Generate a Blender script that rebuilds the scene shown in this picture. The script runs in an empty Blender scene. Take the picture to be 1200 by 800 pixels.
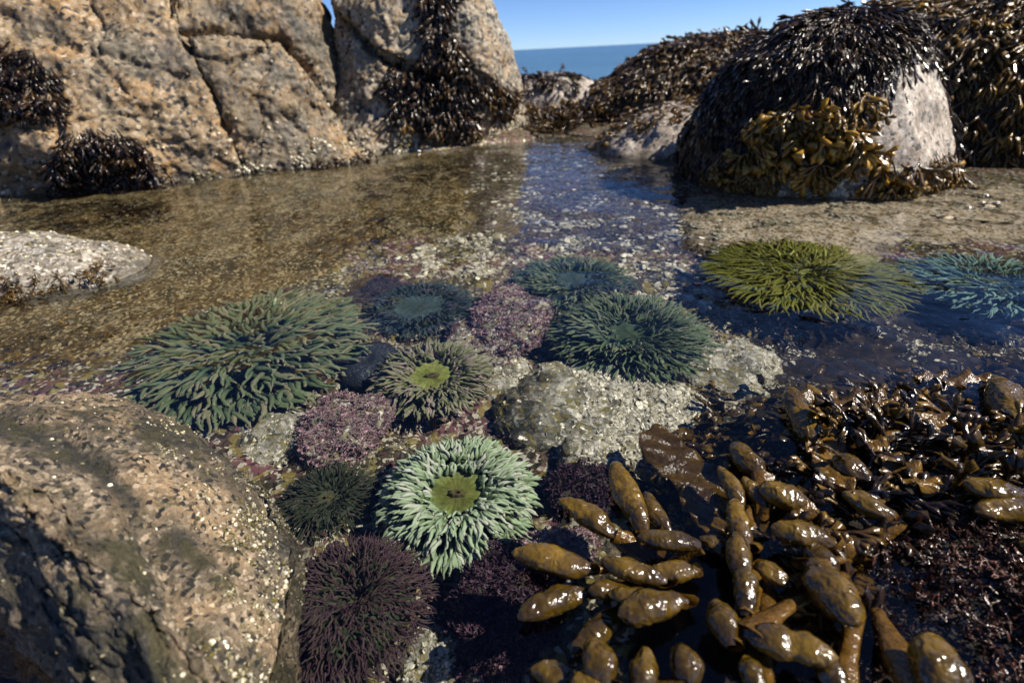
import bpy, bmesh, math, random
import numpy as np
from mathutils import Matrix, Vector

# ------------------------------------------------------------------ camera, sky, sun, exposure
sc = bpy.context.scene
F, CAM_H = 600.0, 0.45
PITCH, ROLL = math.atan(340.6 / 600), math.radians(2.9)
fw = np.array([0, math.cos(PITCH), -math.sin(PITCH)])
up0 = np.cross([1.0, 0, 0], fw)
rt = np.array([1.0, 0, 0]) * math.cos(ROLL) - up0 * math.sin(ROLL)
up = np.array([1.0, 0, 0]) * math.sin(ROLL) + up0 * math.cos(ROLL)
EYE = np.array([0, 0, CAM_H])
cam_d = bpy.data.cameras.new('camera')
cam = bpy.data.objects.new('camera', cam_d)
sc.collection.objects.link(cam)
cam.matrix_world = Matrix(((rt[0], up[0], -fw[0], EYE[0]), (rt[1], up[1], -fw[1], EYE[1]),
                           (rt[2], up[2], -fw[2], EYE[2]), (0, 0, 0, 1)))
cam_d.sensor_width = 36
cam_d.lens = 18.0
cam_d.clip_start, cam_d.clip_end = 0.01, 20000
cam_d.dof.use_dof = True
cam_d.dof.focus_distance = 0.72
cam_d.dof.aperture_fstop = 4.2
sc.camera = cam

SUN = np.array([0.70, -0.06, 0.68])
SUN = SUN / np.linalg.norm(SUN)
elev = math.asin(SUN[2])
w = bpy.data.worlds.new('World')
sc.world = w
w.use_nodes = True
nt = w.node_tree
sky = nt.nodes.new('ShaderNodeTexSky')
sky.sky_type = 'NISHITA'
sky.sun_disc = False
sky.sun_elevation = elev
sky.sun_rotation = math.atan2(SUN[0], SUN[1])
sky.altitude = 0
sky.air_density = 0.55
sky.dust_density = 0.0
sky.ozone_density = 4.0
bg = nt.nodes['Background']
bg.inputs[1].default_value = 0.085
tintn = nt.nodes.new('ShaderNodeMix')
tintn.data_type = 'RGBA'; tintn.blend_type = 'MULTIPLY'; tintn.inputs[0].default_value = 1.0
tintn.inputs[7].default_value = (0.62, 0.72, 0.92, 1)
nt.links.new(sky.outputs[0], tintn.inputs[6])
nt.links.new(tintn.outputs[2], bg.inputs[0])
sd = bpy.data.lights.new('sun', 'SUN')
sd.energy = 5.0
sd.angle = math.radians(0.5)
sd.cycles.is_caustics_light = True      # sunlight bends into the water
sd.color = (1.0, 0.93, 0.82)
sun = bpy.data.objects.new('sun', sd)
sc.collection.objects.link(sun)
sun.rotation_euler = Vector(SUN).to_track_quat('Z', 'Y').to_euler()
sc.view_settings.view_transform = 'Standard'
sc.view_settings.look = 'None'
sc.view_settings.exposure = 0.85
sc.view_settings.gamma = 1.0
sc.cycles.use_denoising = True
sc.cycles.max_bounces = 8
sc.cycles.diffuse_bounces = 2
sc.cycles.glossy_bounces = 3
sc.cycles.transmission_bounces = 4
sc.cycles.transparent_max_bounces = 8
sc.cycles.sample_clamp_indirect = 6
sc.cycles.sample_clamp_direct = 12
sc.cycles.caustics_reflective = False
sc.cycles.caustics_refractive = True

rng = np.random.default_rng(7)
random.seed(7)

def nrm(v):
    v = np.asarray(v, float)
    return v / np.maximum(np.linalg.norm(v, axis=-1, keepdims=True), 1e-9)

def ray(px, py):
    return fw + (px - 600) / F * rt - (py - 400) / F * up
def at(px, py, z):                       # the point at height z seen in that direction, through the water if below it
    d = ray(px, py)
    if z >= 0: return EYE + (z - CAM_H) / d[2] * d
    p = EYE - CAM_H / d[2] * d
    d = d / np.linalg.norm(d)
    h = d[:2] / 1.333
    v = -math.sqrt(max(1 - h @ h, 0))
    return p + z / v * np.array([h[0], h[1], v])
def atY(px, py, Y):                      # the point Y metres ahead
    d = ray(px, py)
    return EYE + Y / d[1] * d
def depth_of(p):
    return float((np.asarray(p) - EYE) @ fw)
def project(P):
    v = P - EYE
    z = np.maximum(v @ fw, 1e-3)
    return 600 + F * (v @ rt) / z, 400 - F * (v @ up) / z
def in_poly(x, y, poly):
    inside = np.zeros(len(x), bool)
    n = len(poly)
    for i in range(n):
        x0, y0 = poly[i]
        x1, y1 = poly[(i + 1) % n]
        c = ((y0 > y) != (y1 > y)) & (x < (x1 - x0) * (y - y0) / ((y1 - y0) + 1e-9) + x0)
        inside ^= c
    return inside
def line_dist(x, y, pl):
    d = np.full(len(x), 1e9)
    for (x0, y0), (x1, y1) in zip(pl[:-1], pl[1:]):
        L2 = (x1 - x0) ** 2 + (y1 - y0) ** 2
        t = np.clip(((x - x0) * (x1 - x0) + (y - y0) * (y1 - y0)) / L2, 0, 1)
        d = np.minimum(d, np.hypot(x - x0 - t * (x1 - x0), y - y0 - t * (y1 - y0)))
    return d

# ------------------------------------------------------------------ noise
_perm = np.random.default_rng(3).permutation(256)
_perm = np.concatenate([_perm, _perm, _perm])
_g = nrm(np.random.default_rng(4).normal(size=(256, 3)))
def perlin(P):
    P = np.asarray(P, float)
    i = np.floor(P).astype(int)
    f = P - i
    i &= 255
    u = f * f * f * (f * (f * 6 - 15) + 10)
    out = 0
    for dx in (0, 1):
        for dy in (0, 1):
            for dz in (0, 1):
                h = _perm[_perm[_perm[(i[:, 0] + dx) & 255] + ((i[:, 1] + dy) & 255)] + ((i[:, 2] + dz) & 255)]
                gr = _g[h]
                d = gr[:, 0] * (f[:, 0] - dx) + gr[:, 1] * (f[:, 1] - dy) + gr[:, 2] * (f[:, 2] - dz)
                wx = u[:, 0] if dx else 1 - u[:, 0]
                wy = u[:, 1] if dy else 1 - u[:, 1]
                wz = u[:, 2] if dz else 1 - u[:, 2]
                out = out + d * wx * wy * wz
    return out
def fbm(P, scale, octv=4, gain=0.5, off=0.0):
    P = np.asarray(P) * scale + off
    a, s, o = 1.0, 1.0, 0
    for k in range(octv):
        o = o + a * perlin(P * s + 13.7 * k)
        a *= gain
        s *= 2.03
    return o
def ridged(P, scale, octv=3, off=0.0):
    P = np.asarray(P) * scale + off
    a, s, o = 1.0, 1.0, 0
    for k in range(octv):
        o = o + a * (1 - np.abs(perlin(P * s + 7.3 * k)) * 2.2)
        a *= 0.5
        s *= 2.1
    return o

# ------------------------------------------------------------------ meshes
def tagit(o, label=None, cat=None, group=None, kind=None):
    if label: o['label'] = label
    if cat: o['category'] = cat
    if group: o['group'] = group
    if kind: o['kind'] = kind
    return o
def make_mesh(name, V, Q, tint=None, mat=None, smooth=True):
    me = bpy.data.meshes.new(name)
    V = np.asarray(V, np.float32)
    Q = np.asarray(Q, np.int32)
    k = Q.shape[1]
    me.vertices.add(len(V))
    me.vertices.foreach_set('co', V.ravel())
    me.loops.add(Q.size)
    me.loops.foreach_set('vertex_index', Q.ravel())
    me.polygons.add(len(Q))
    me.polygons.foreach_set('loop_start', np.arange(0, Q.size, k, dtype=np.int32))
    me.polygons.foreach_set('loop_total', np.full(len(Q), k, np.int32))
    me.polygons.foreach_set('use_smooth', np.full(len(Q), smooth, bool))
    me.update(calc_edges=True)
    if tint is not None:
        a = me.attributes.new('tint', 'FLOAT_COLOR', 'POINT')
        t = np.ones((len(V), 4), np.float32)
        t[:, :tint.shape[1]] = tint
        a.data.foreach_set('color', t.ravel())
    if mat: me.materials.append(mat)
    return me
def link(name, me, parent=None, loc=None):
    o = bpy.data.objects.new(name, me)
    sc.collection.objects.link(o)
    if parent: o.parent = parent
    if loc is not None: o.location = [float(c) for c in loc]
    return o
def empty(name, loc, label, cat, group=None):
    o = bpy.data.objects.new(name, None)
    o.empty_display_size = 0.05
    sc.collection.objects.link(o)
    o.location = [float(c) for c in loc]
    return tagit(o, label, cat, group)
def mesh_obj(name, V, Q, mat, tint=None, parent=None, origin=None, smooth=True):
    V = np.asarray(V, float)
    og = np.zeros(3) if origin is None else np.asarray(origin, float)
    o = link(name, make_mesh(name, V - og, Q, tint, mat, smooth), parent)
    if parent is not None:
        o.location = [float(c) for c in (og - np.array(parent.location))]
    else:
        o.location = [float(c) for c in og]
    return o
def grid_faces(nr, nc, wrap=False):
    i = np.arange(nr - 1)[:, None]
    m = nc if wrap else nc - 1
    j = np.arange(m)[None]
    j2 = (j + 1) % nc
    a = i * nc + j; b = i * nc + j2; c = (i + 1) * nc + j2; d = (i + 1) * nc + j
    return np.stack([a, b, c, d], -1).reshape(-1, 4)
def vnormals(V, Q):
    n = np.zeros_like(V)
    a, b, c = V[Q[:, 0]], V[Q[:, 1]], V[Q[:, 2]]
    fn = np.cross(b - a, c - a)
    if Q.shape[1] == 4:
        fn = fn + np.cross(c - a, V[Q[:, 3]] - a)
    for k in range(Q.shape[1]):
        for ax in range(3):
            n[:, ax] += np.bincount(Q[:, k], fn[:, ax], len(V))
    return nrm(n)
def catmull(P, n):                       # along axis 0
    m = len(P)
    t = np.linspace(0, m - 1 - 1e-6, n)
    i = t.astype(int); f = (t - i)[:, None, None]
    g = lambda k: P[np.clip(i + k, 0, m - 1)]
    p0, p1, p2, p3 = g(-1), g(0), g(1), g(2)
    return 0.5 * (2 * p1 + (p2 - p0) * f + (2 * p0 - 5 * p1 + 4 * p2 - p3) * f ** 2 + (3 * p1 - p0 - 3 * p2 + p3) * f ** 3)
def loft(ctrl, nr, nc):
    C = np.array(ctrl, float)
    C = catmull(C, nr)
    C = catmull(C.transpose(1, 0, 2), nc).transpose(1, 0, 2)
    return C.reshape(-1, 3), grid_faces(nr, nc)
_ico = {}
def ico(level):
    if level not in _ico:
        bm = bmesh.new()
        bmesh.ops.create_icosphere(bm, subdivisions=level, radius=1)
        V = np.array([v.co[:] for v in bm.verts]); Q = np.array([[v.index for v in f.verts] for f in bm.faces])
        bm.free()
        _ico[level] = (V, Q)
    return _ico[level]
def rotz(a):
    c, s = math.cos(a), math.sin(a)
    return np.array([[c, -s, 0], [s, c, 0], [0, 0, 1.0]])
def rock_shape(center, radii, rz=0, level=6, amp=0.05, scale=4, fine=0.004, fscale=60, cuts=(), sup=2.0, off=0.0, pit=0.0):
    V, Q = ico(level)
    V = V.copy()
    if sup != 2.0:
        V /= (np.abs(V) ** sup).sum(1, keepdims=True) ** (1 / sup)
    for n, d in cuts:
        n = nrm(np.array(n, float))
        h = V @ n
        ex = np.maximum(h - d, 0)
        V -= (ex * 0.88)[:, None] * n
    P = (V * np.array(radii)) @ rotz(rz).T
    N = vnormals(P, Q)
    Pw = P + np.asarray(center)
    P = P + N * (amp * fbm(Pw, scale, 4, 0.5, off) )[:, None]
    if pit:
        P = P - N * (pit * np.maximum(0, ridged(Pw, scale * 1.4, 3, off + 5) - 1.35))[:, None]
    N = vnormals(P, Q)
    P = P + N * (fine * fbm(Pw, fscale, 3, 0.6, off))[:, None]
    return P + np.asarray(center), Q

# ---- instancer: many small copies joined into one mesh
def tube(path, widths, thick, k=4):
    """ring section of k verts along a path (n,3), local x = width, y = thickness"""
    path = np.asarray(path, float)
    n = len(path)
    T = nrm(np.gradient(path, axis=0))
    X = np.tile([1.0, 0, 0], (n, 1))
    X = nrm(X - (X * T).sum(1, keepdims=True) * T)
    Y = np.cross(T, X)
    a = np.arange(k) / k * 2 * math.pi
    V = path[:, None] + X[:, None] * (np.cos(a)[None, :, None] * np.asarray(widths)[:, None, None]) \
        + Y[:, None] * (np.sin(a)[None, :, None] * np.asarray(thick)[:, None, None])
    return V.reshape(-1, 3), grid_faces(n, k, True)
def merge(parts):
    Vs, Qs, Ts, o = [], [], [], 0
    for V, Q, T in parts:
        Vs.append(V); Qs.append(Q + o); Ts.append(T); o += len(V)
    return np.concatenate(Vs), np.concatenate(Qs), np.concatenate(Ts)
def instance_join(templates, which, pos, rot, scl, tg, tb):
    """tint = (t along piece, random, hue mix)"""
    Vs, Qs, Ts, o = [], [], [], 0
    scl = np.asarray(scl, float)
    if scl.ndim == 1: scl = np.repeat(scl[:, None], 3, 1)
    for k, (V, Q, T) in enumerate(templates):
        m = np.where(which == k)[0]
        if not len(m): continue
        W = np.einsum('nij,nvj->nvi', rot[m], V[None] * scl[m][:, None]) + pos[m][:, None]
        Vs.append(W.reshape(-1, 3))
        Qs.append((Q[None] + (np.arange(len(m)) * len(V))[:, None, None] + o).reshape(-1, Q.shape[1]))
        t = np.stack([np.tile(T, len(m)), np.repeat(tg[m], len(V)), np.repeat(tb[m], len(V))], -1)
        Ts.append(t)
        o += len(m) * len(V)
    return np.concatenate(Vs), np.concatenate(Qs), np.concatenate(Ts)
def frames(z, x):                        # rotation with local z -> z, local x ~ x
    z = nrm(z)
    x = nrm(x - (x * z).sum(-1, keepdims=True) * z)
    y = np.cross(z, x)
    return np.stack([x, y, z], -1)

# ------------------------------------------------------------------ materials
def mat_new(name):
    m = bpy.data.materials.new(name)
    m.use_nodes = True
    t = m.node_tree
    for n in list(t.nodes):
        if n.type != 'OUTPUT_MATERIAL': t.nodes.remove(n)
    return m, t, t.nodes['Material Output']
class NB:
    def __init__(s, name):
        s.m, s.t, s.out = mat_new(name)
    def n(s, typ, **kw):
        nd = s.t.nodes.new(typ)
        for k, v in kw.items():
            if k.startswith('_'): setattr(nd, k[1:], v)
            else:
                nd.inputs[k.replace('#', '')if not k.startswith('i') or not k[1:].isdigit() else int(k[1:])].default_value = v
        return nd
    def l(s, a, b): s.t.links.new(a, b)
    def coord(s, sx=1, sy=1, sz=1):
        tc = s.n('ShaderNodeTexCoord')
        mp = s.n('ShaderNodeMapping')
        mp.inputs['Scale'].default_value = (sx, sy, sz)
        s.l(tc.outputs['Object'], mp.inputs[0])
        return mp.outputs[0]
    def noise(s, co, scale, detail=4, rough=0.5, dist=0.0):
        n = s.n('ShaderNodeTexNoise')
        n.inputs['Scale'].default_value = scale
        n.inputs['Detail'].default_value = detail
        n.inputs['Roughness'].default_value = rough
        n.inputs['Distortion'].default_value = dist
        if co is not None: s.l(co, n.inputs['Vector'])
        return n.outputs[0]
    def voro(s, co, scale, out='Color', feature='F1', rnd=1.0):
        n = s.n('ShaderNodeTexVoronoi')
        n.feature = feature
        n.inputs['Scale'].default_value = scale
        n.inputs['Randomness'].default_value = rnd
        if co is not None: s.l(co, n.inputs['Vector'])
        return n.outputs[out]
    def ramp(s, fac, stops, interp='LINEAR'):
        r = s.n('ShaderNodeValToRGB')
        cr = r.color_ramp
        cr.interpolation = interp
        while len(cr.elements) < len(stops): cr.elements.new(0.5)
        for e, (p, c) in zip(cr.elements, stops):
            e.position = p
            e.color = (c, c, c, 1) if isinstance(c, (int, float)) else (*c, 1)
        s.l(fac, r.inputs[0])
        return r.outputs[0]
    def mix(s, fac, a, b, mode='MIX'):
        m = s.n('ShaderNodeMix')
        m.data_type = 'RGBA'
        m.blend_type = mode
        for v, i in ((fac, 0), (a, 6), (b, 7)):
            if isinstance(v, (int, float)): m.inputs[i].default_value = v if i == 0 else (v, v, v, 1)
            elif isinstance(v, tuple): m.inputs[i].default_value = (*v, 1)
            else: s.l(v, m.inputs[i])
        return m.outputs[2]
    def math(s, op, a, b=None, clamp=False):
        m = s.n('ShaderNodeMath')
        m.operation = op
        m.use_clamp = clamp
        for v, i in ((a, 0), (b, 1)):
            if v is None: continue
            if isinstance(v, (int, float)): m.inputs[i].default_value = v
            else: s.l(v, m.inputs[i])
        return m.outputs[0]
    def bump(s, h, strength, dist, normal=None):
        b = s.n('ShaderNodeBump')
        b.inputs['Strength'].default_value = strength
        b.inputs['Distance'].default_value = dist
        s.l(h, b.inputs['Height'])
        if normal: s.l(normal, b.inputs['Normal'])
        return b.outputs[0]
    def sep(s, c):
        x = s.n('ShaderNodeSeparateColor')
        s.l(c, x.inputs[0])
        return x.outputs
    def attr(s, name='tint'):
        a = s.n('ShaderNodeAttribute')
        a.attribute_name = name
        return a.outputs['Color']
    def pbr(s, color, rough=0.6, normal=None, spec=0.5, coat=0.0, coat_rough=0.1, sss=0.0):
        p = s.n('ShaderNodeBsdfPrincipled')
        for v, k in ((color, 'Base Color'), (rough, 'Roughness')):
            if isinstance(v, (int, float)): p.inputs[k].default_value = v
            elif isinstance(v, tuple): p.inputs[k].default_value = (*v, 1)
            else: s.l(v, p.inputs[k])
        p.inputs['Specular IOR Level'].default_value = spec
        p.inputs['Coat Weight'].default_value = coat
        p.inputs['Coat Roughness'].default_value = coat_rough
        if normal is not None:
            s.l(normal, p.inputs['Normal'])
            s.l(normal, p.inputs['Coat Normal'])
        return p.outputs[0]
    def end(s, sh):
        s.l(sh, s.out.inputs['Surface'])
        return s.m

def granite(name, a, b, c, dark=(0.018, 0.016, 0.014), light=(0.55, 0.48, 0.40), grain=110, patch=3.0,
            dark_amt=0.42, light_amt=0.16, tide=True, rough=0.62, bump=1.0, stain_tone=(0.03, 0.028, 0.02), stain_amt=0.5, seed=0.0, algae=None, spec=0.5):
    """a,b,c: three base tones mixed in patches; grains of dark and pale mineral; tide stain"""
    B = NB(name)
    co = B.coord()
    if seed:
        mp = B.n('ShaderNodeMapping'); mp.inputs['Location'].default_value = (seed, seed * 1.7, seed * 0.3)
        B.l(co, mp.inputs[0]); co = mp.outputs[0]
    p1 = B.ramp(B.noise(co, patch, 6, 0.6), [(0.42, 0.0), (0.58, 1.0)])
    p2 = B.ramp(B.noise(co, patch * 2.3, 6, 0.65, 0.4), [(0.45, 0.0), (0.6, 1.0)])
    col = B.mix(p1, a, b)
    col = B.mix(p2, col, c)
    g = B.voro(co, grain, 'Color')
    s = B.sep(g)
    m = B.noise(co, grain * 0.3, 5, 0.7)
    gm = B.math('ADD', B.math('MULTIPLY', s[0], 0.55), B.math('MULTIPLY', m, 0.9))
    dk = B.ramp(gm, [(0.5, 1.0), (0.62, 0.0)])
    big = B.ramp(B.noise(co, patch * 4, 5, 0.7), [(0.3, 0.25), (0.7, 1.0)])
    col = B.mix(B.math('MULTIPLY', B.math('MULTIPLY', dk, big), dark_amt * 2.2, True), col, dark)
    lt = B.ramp(B.math('ADD', B.math('MULTIPLY', s[1], 0.6), B.math('MULTIPLY', m, 0.5)), [(0.70, 0.0), (0.78, 1.0)])
    col = B.mix(B.math('MULTIPLY', lt, light_amt * 4, True), col, light)
    val = B.math('MULTIPLY_ADD', s[2], 0.5); B.t.nodes[-1].inputs[2].default_value = 0.75
    col = B.mix(1.0, col, val, 'MULTIPLY')
    stn = B.ramp(B.noise(co, patch * 1.6, 7, 0.68, 0.8), [(0.50, 0.0), (0.64, 1.0)])
    col = B.mix(B.math('MULTIPLY', stn, stain_amt), col, stain_tone)
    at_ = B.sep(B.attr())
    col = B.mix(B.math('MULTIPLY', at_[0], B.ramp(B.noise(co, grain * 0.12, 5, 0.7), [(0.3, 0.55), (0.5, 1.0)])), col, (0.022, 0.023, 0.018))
    if algae:
        st2 = B.ramp(B.noise(co, patch * 5, 6, 0.7, 0.6), [(0.52, 0.0), (0.6, 1.0)])
        col = B.mix(B.math('MULTIPLY', st2, 0.8), col, algae)
    if tide:
        ge = B.n('ShaderNodeNewGeometry')
        z = B.n('ShaderNodeSeparateXYZ'); B.l(ge.outputs['Position'], z.inputs[0])
        zz = B.math('ADD', z.outputs[2], B.math('MULTIPLY', B.math('SUBTRACT', B.noise(co, 9, 4, 0.6), 0.5), 0.12))
        td = B.ramp(zz, [(0.0, 1.0), (0.035, 0.0)])
        col = B.mix(B.math('MULTIPLY', td, 0.65), col, (0.045, 0.032, 0.014))
    h = B.math('ADD', B.noise(co, grain * 0.22, 6, 0.75), B.math('MULTIPLY', s[0], 0.22))
    nn = B.bump(h, 0.85 * bump, 0.010)
    return B.end(B.pbr(col, rough, nn, spec))

M = {}
M['granite_tan'] = granite('granite_tan', (0.23, 0.165, 0.09), (0.14, 0.115, 0.075), (0.27, 0.165, 0.07), grain=62, bump=1.5, light=(0.42, 0.33, 0.23), dark_amt=0.85, patch=2.2, seed=3.1, stain_amt=0.8, stain_tone=(0.065, 0.058, 0.048))
M['granite_grey'] = granite('granite_grey', (0.24, 0.20, 0.135), (0.17, 0.15, 0.11), (0.28, 0.19, 0.10), bump=1.5, light=(0.42, 0.36, 0.28), dark_amt=0.85, grain=62, patch=2.6, seed=7.7, stain_amt=0.3, stain_tone=(0.08, 0.075, 0.06))
M['granite_green'] = granite('granite_green', (0.23, 0.20, 0.12), (0.27, 0.22, 0.14), (0.16, 0.16, 0.09), grain=85, patch=3.5, seed=1.7, stain_amt=0.6, stain_tone=(0.05, 0.05, 0.03))
M['granite_pale'] = granite('granite_pale', (0.33, 0.265, 0.205), (0.40, 0.34, 0.28), (0.25, 0.195, 0.14), grain=85, patch=5, seed=5.2, light=(0.55, 0.50, 0.44), dark_amt=0.8, stain_amt=0.6, stain_tone=(0.07, 0.06, 0.05))
M['granite_shelf'] = granite('granite_shelf', (0.36, 0.29, 0.20), (0.44, 0.36, 0.26), (0.25, 0.19, 0.11), grain=110, patch=6, seed=6.6, light=(0.55, 0.48, 0.38), stain_amt=0.75, stain_tone=(0.07, 0.055, 0.03), tide=False, dark_amt=0.5)
M['granite_low'] = granite('granite_low', (0.27, 0.22, 0.16), (0.36, 0.32, 0.26), (0.17, 0.14, 0.09), grain=150, patch=7, seed=2.2, light=(0.65, 0.62, 0.55), stain_amt=0.8, stain_tone=(0.045, 0.045, 0.04), dark_amt=0.55)
M['granite_near'] = granite('granite_near', (0.28, 0.205, 0.125), (0.18, 0.145, 0.10), (0.34, 0.235, 0.13), grain=230, patch=4.5, seed=9.4, light=(0.60, 0.47, 0.32), stain_amt=0.95, stain_tone=(0.03, 0.028, 0.018), dark_amt=0.95, light_amt=0.18, bump=1.6, tide=False, algae=(0.05, 0.045, 0.015))
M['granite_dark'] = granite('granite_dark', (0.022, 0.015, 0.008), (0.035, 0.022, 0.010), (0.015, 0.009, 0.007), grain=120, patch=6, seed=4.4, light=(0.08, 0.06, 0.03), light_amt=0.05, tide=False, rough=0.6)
M['crusted'] = granite('crusted', (0.42, 0.38, 0.28), (0.10, 0.10, 0.065), (0.5, 0.46, 0.36), grain=170, patch=11, seed=8.4, light=(0.72, 0.68, 0.58), stain_amt=0.75, stain_tone=(0.05, 0.052, 0.03), dark_amt=0.4, tide=False, light_amt=0.45, algae=(0.25, 0.2, 0.05), spec=0.1)

def bed_material():
    B = NB('pool_bed')
    co = B.coord()
    n1 = B.noise(co, 5, 6, 0.65, 0.5)
    n2 = B.noise(co, 13, 6, 0.7, 0.6)
    n3 = B.noise(co, 40, 5, 0.7)
    s = B.sep(B.voro(co, 170, 'Color'))
    s2 = B.sep(B.voro(co, 70, 'Color'))
    tr = B.sep(B.attr())
    base = B.mix(B.ramp(n2, [(0.40, 0.0), (0.6, 1.0)]), (0.13, 0.095, 0.055), (0.035, 0.033, 0.020))
    base = B.mix(B.ramp(n1, [(0.47, 0.0), (0.58, 0.75)]), base, (0.26, 0.10, 0.12))
    base = B.mix(B.ramp(n3, [(0.54, 0.0), (0.62, 0.85)]), base, (0.50, 0.45, 0.34))
    base = B.mix(B.ramp(s[0], [(0.74, 0.0), (0.8, 0.9)]), base, (0.62, 0.56, 0.43))
    base = B.mix(B.ramp(s[1], [(0.60, 0.0), (0.7, 0.85)]), base, (0.02, 0.02, 0.014))
    base = B.mix(B.ramp(s2[2], [(0.80, 0.0), (0.86, 0.7)]), base, (0.30, 0.24, 0.06))
    shelf = B.mix(B.ramp(n3, [(0.4, 0.0), (0.62, 1.0)]), (0.68, 0.58, 0.44), (0.42, 0.31, 0.18))
    shelf = B.mix(B.ramp(B.noise(co, 6, 7, 0.7, 0.8), [(0.52, 0.0), (0.60, 0.85)]), shelf, (0.07, 0.055, 0.022))
    shelf = B.mix(B.ramp(s[1], [(0.66, 0.0), (0.78, 0.8)]), shelf, (0.07, 0.05, 0.03))
    base = B.mix(tr[0], base, shelf)                                     # pale bare rock
    brown = B.mix(B.ramp(n3, [(0.42, 0.0), (0.6, 1.0)]), (0.06, 0.036, 0.009), (0.22, 0.14, 0.05))
    brown = B.mix(B.ramp(n1, [(0.50, 0.0), (0.56, 0.85)]), brown, (0.026, 0.020, 0.009))
    brown = B.mix(B.ramp(B.noise(co, 8, 7, 0.7, 1.0), [(0.54, 0.0), (0.60, 0.8)]), brown, (0.42, 0.33, 0.19))
    brown = B.mix(B.ramp(s[0], [(0.7, 0.0), (0.78, 0.85)]), brown, (0.48, 0.38, 0.2))
    brown = B.mix(B.ramp(s[1], [(0.6, 0.0), (0.7, 0.8)]), brown, (0.02, 0.015, 0.006))
    base = B.mix(tr[1], base, brown)                                     # brown filmy gravel
    dark = B.mix(B.ramp(n3, [(0.45, 0.0), (0.62, 1.0)]), (0.018, 0.014, 0.011), (0.06, 0.042, 0.03))
    base = B.mix(tr[2], base, dark)                                      # dark weedy ground
    h = B.math('ADD', B.noise(co, 60, 6, 0.75), B.math('MULTIPLY', s[0], 0.4))
    nn = B.bump(h, 0.9, 0.008)
    return B.end(B.pbr(base, 0.75, nn, 0.1))
M['bed'] = bed_material()

def water_material():
    B = NB('pool_water')
    co = B.coord(1, 1.0, 1)
    h1 = B.noise(co, 9, 2, 0.5, 0.3)
    h2 = B.noise(co, 34, 2, 0.5, 0.5)
    h3 = B.noise(co, 3.5, 1, 0.5)
    h = B.math('ADD', B.math('MULTIPLY', h1, 0.55), B.math('ADD', B.math('MULTIPLY', h2, 0.10), h3))
    nn = B.bump(h, 1.0, 0.012)
    gl = B.n('ShaderNodeBsdfGlass')
    gl.inputs['IOR'].default_value = 1.333
    gl.inputs['Roughness'].default_value = 0.0
    gl.inputs[0].default_value = (0.97, 0.99, 0.99, 1)
    B.l(nn, gl.inputs['Normal'])
    return B.end(gl.outputs[0])
M['water'] = water_material()

def ocean_material():
    B = NB('ocean_water')
    co = B.coord(0.35, 1.0, 1)
    h = B.math('ADD', B.noise(co, 0.8, 6, 0.65, 0.3), B.math('MULTIPLY', B.noise(co, 0.12, 3, 0.5), 2.0))
    nn = B.bump(h, 0.8, 0.30)
    col = B.mix(B.ramp(B.noise(co, 0.05, 5, 0.6), [(0.4, 0.0), (0.6, 1.0)]), (0.028, 0.085, 0.14), (0.045, 0.12, 0.18))
    return B.end(B.pbr(col, 0.22, nn, 0.35))
M['ocean'] = ocean_material()

def weed_material(name, dark, gold, tip, rough=0.3, trans=0.15, bump=0.3, coat=0.3):
    """tint: r = along the blade, g = random, b = hue dark..gold"""
    B = NB(name)
    t = B.sep(B.attr())
    co = B.coord()
    c = B.mix(t[2], dark, gold)
    c = B.mix(B.math('MULTIPLY', B.ramp(t[0], [(0.55, 0.0), (1.0, 1.0)]), t[2]), c, tip)
    v = B.math('MULTIPLY_ADD', t[1], 1.1); B.t.nodes[-1].inputs[2].default_value = 0.45
    c = B.mix(1.0, c, v, 'MULTIPLY')
    mott = B.ramp(B.noise(co, 160, 3, 0.6), [(0.3, 0.6), (0.7, 1.25)])
    c = B.mix(1.0, c, mott, 'MULTIPLY')
    nn = B.bump(B.noise(co, 140, 3, 0.6), bump, 0.006)
    sh = B.pbr(c, rough, nn, 0.5, coat, 0.12)
    if trans:
        tl = B.n('ShaderNodeBsdfTranslucent'); B.l(c, tl.inputs[0])
        mx = B.n('ShaderNodeMixShader'); mx.inputs[0].default_value = trans
        B.l(sh, mx.inputs[1]); B.l(tl.outputs[0], mx.inputs[2]); sh = mx.outputs[0]
    return B.end(sh)
M['rockweed'] = weed_material('rockweed', (0.020, 0.011, 0.007), (0.22, 0.115, 0.013), (0.38, 0.225, 0.028), rough=0.24)
M['turf'] = weed_material('red_turf', (0.022, 0.010, 0.009), (0.085, 0.036, 0.024), (0.17, 0.08, 0.05), rough=0.3, bump=0.5)
M['coralline'] = weed_material('coralline_pink', (0.17, 0.05, 0.085), (0.50, 0.27, 0.31), (0.78, 0.58, 0.58), rough=0.6, coat=0)
M['coral_dark'] = weed_material('coralline_purple', (0.035, 0.012, 0.028), (0.12, 0.055, 0.085), (0.28, 0.16, 0.2), rough=0.5, coat=0.1)
M['chips'] = weed_material('shell_chips', (0.10, 0.080, 0.018), (0.58, 0.51, 0.34), (0.80, 0.75, 0.62), rough=0.45, trans=0, coat=0.2)
M['kelp'] = weed_material('kelp_blade', (0.055, 0.028, 0.008), (0.20, 0.105, 0.015), (0.30, 0.18, 0.03), rough=0.16, trans=0.35, bump=0.5, coat=0.6)

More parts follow.
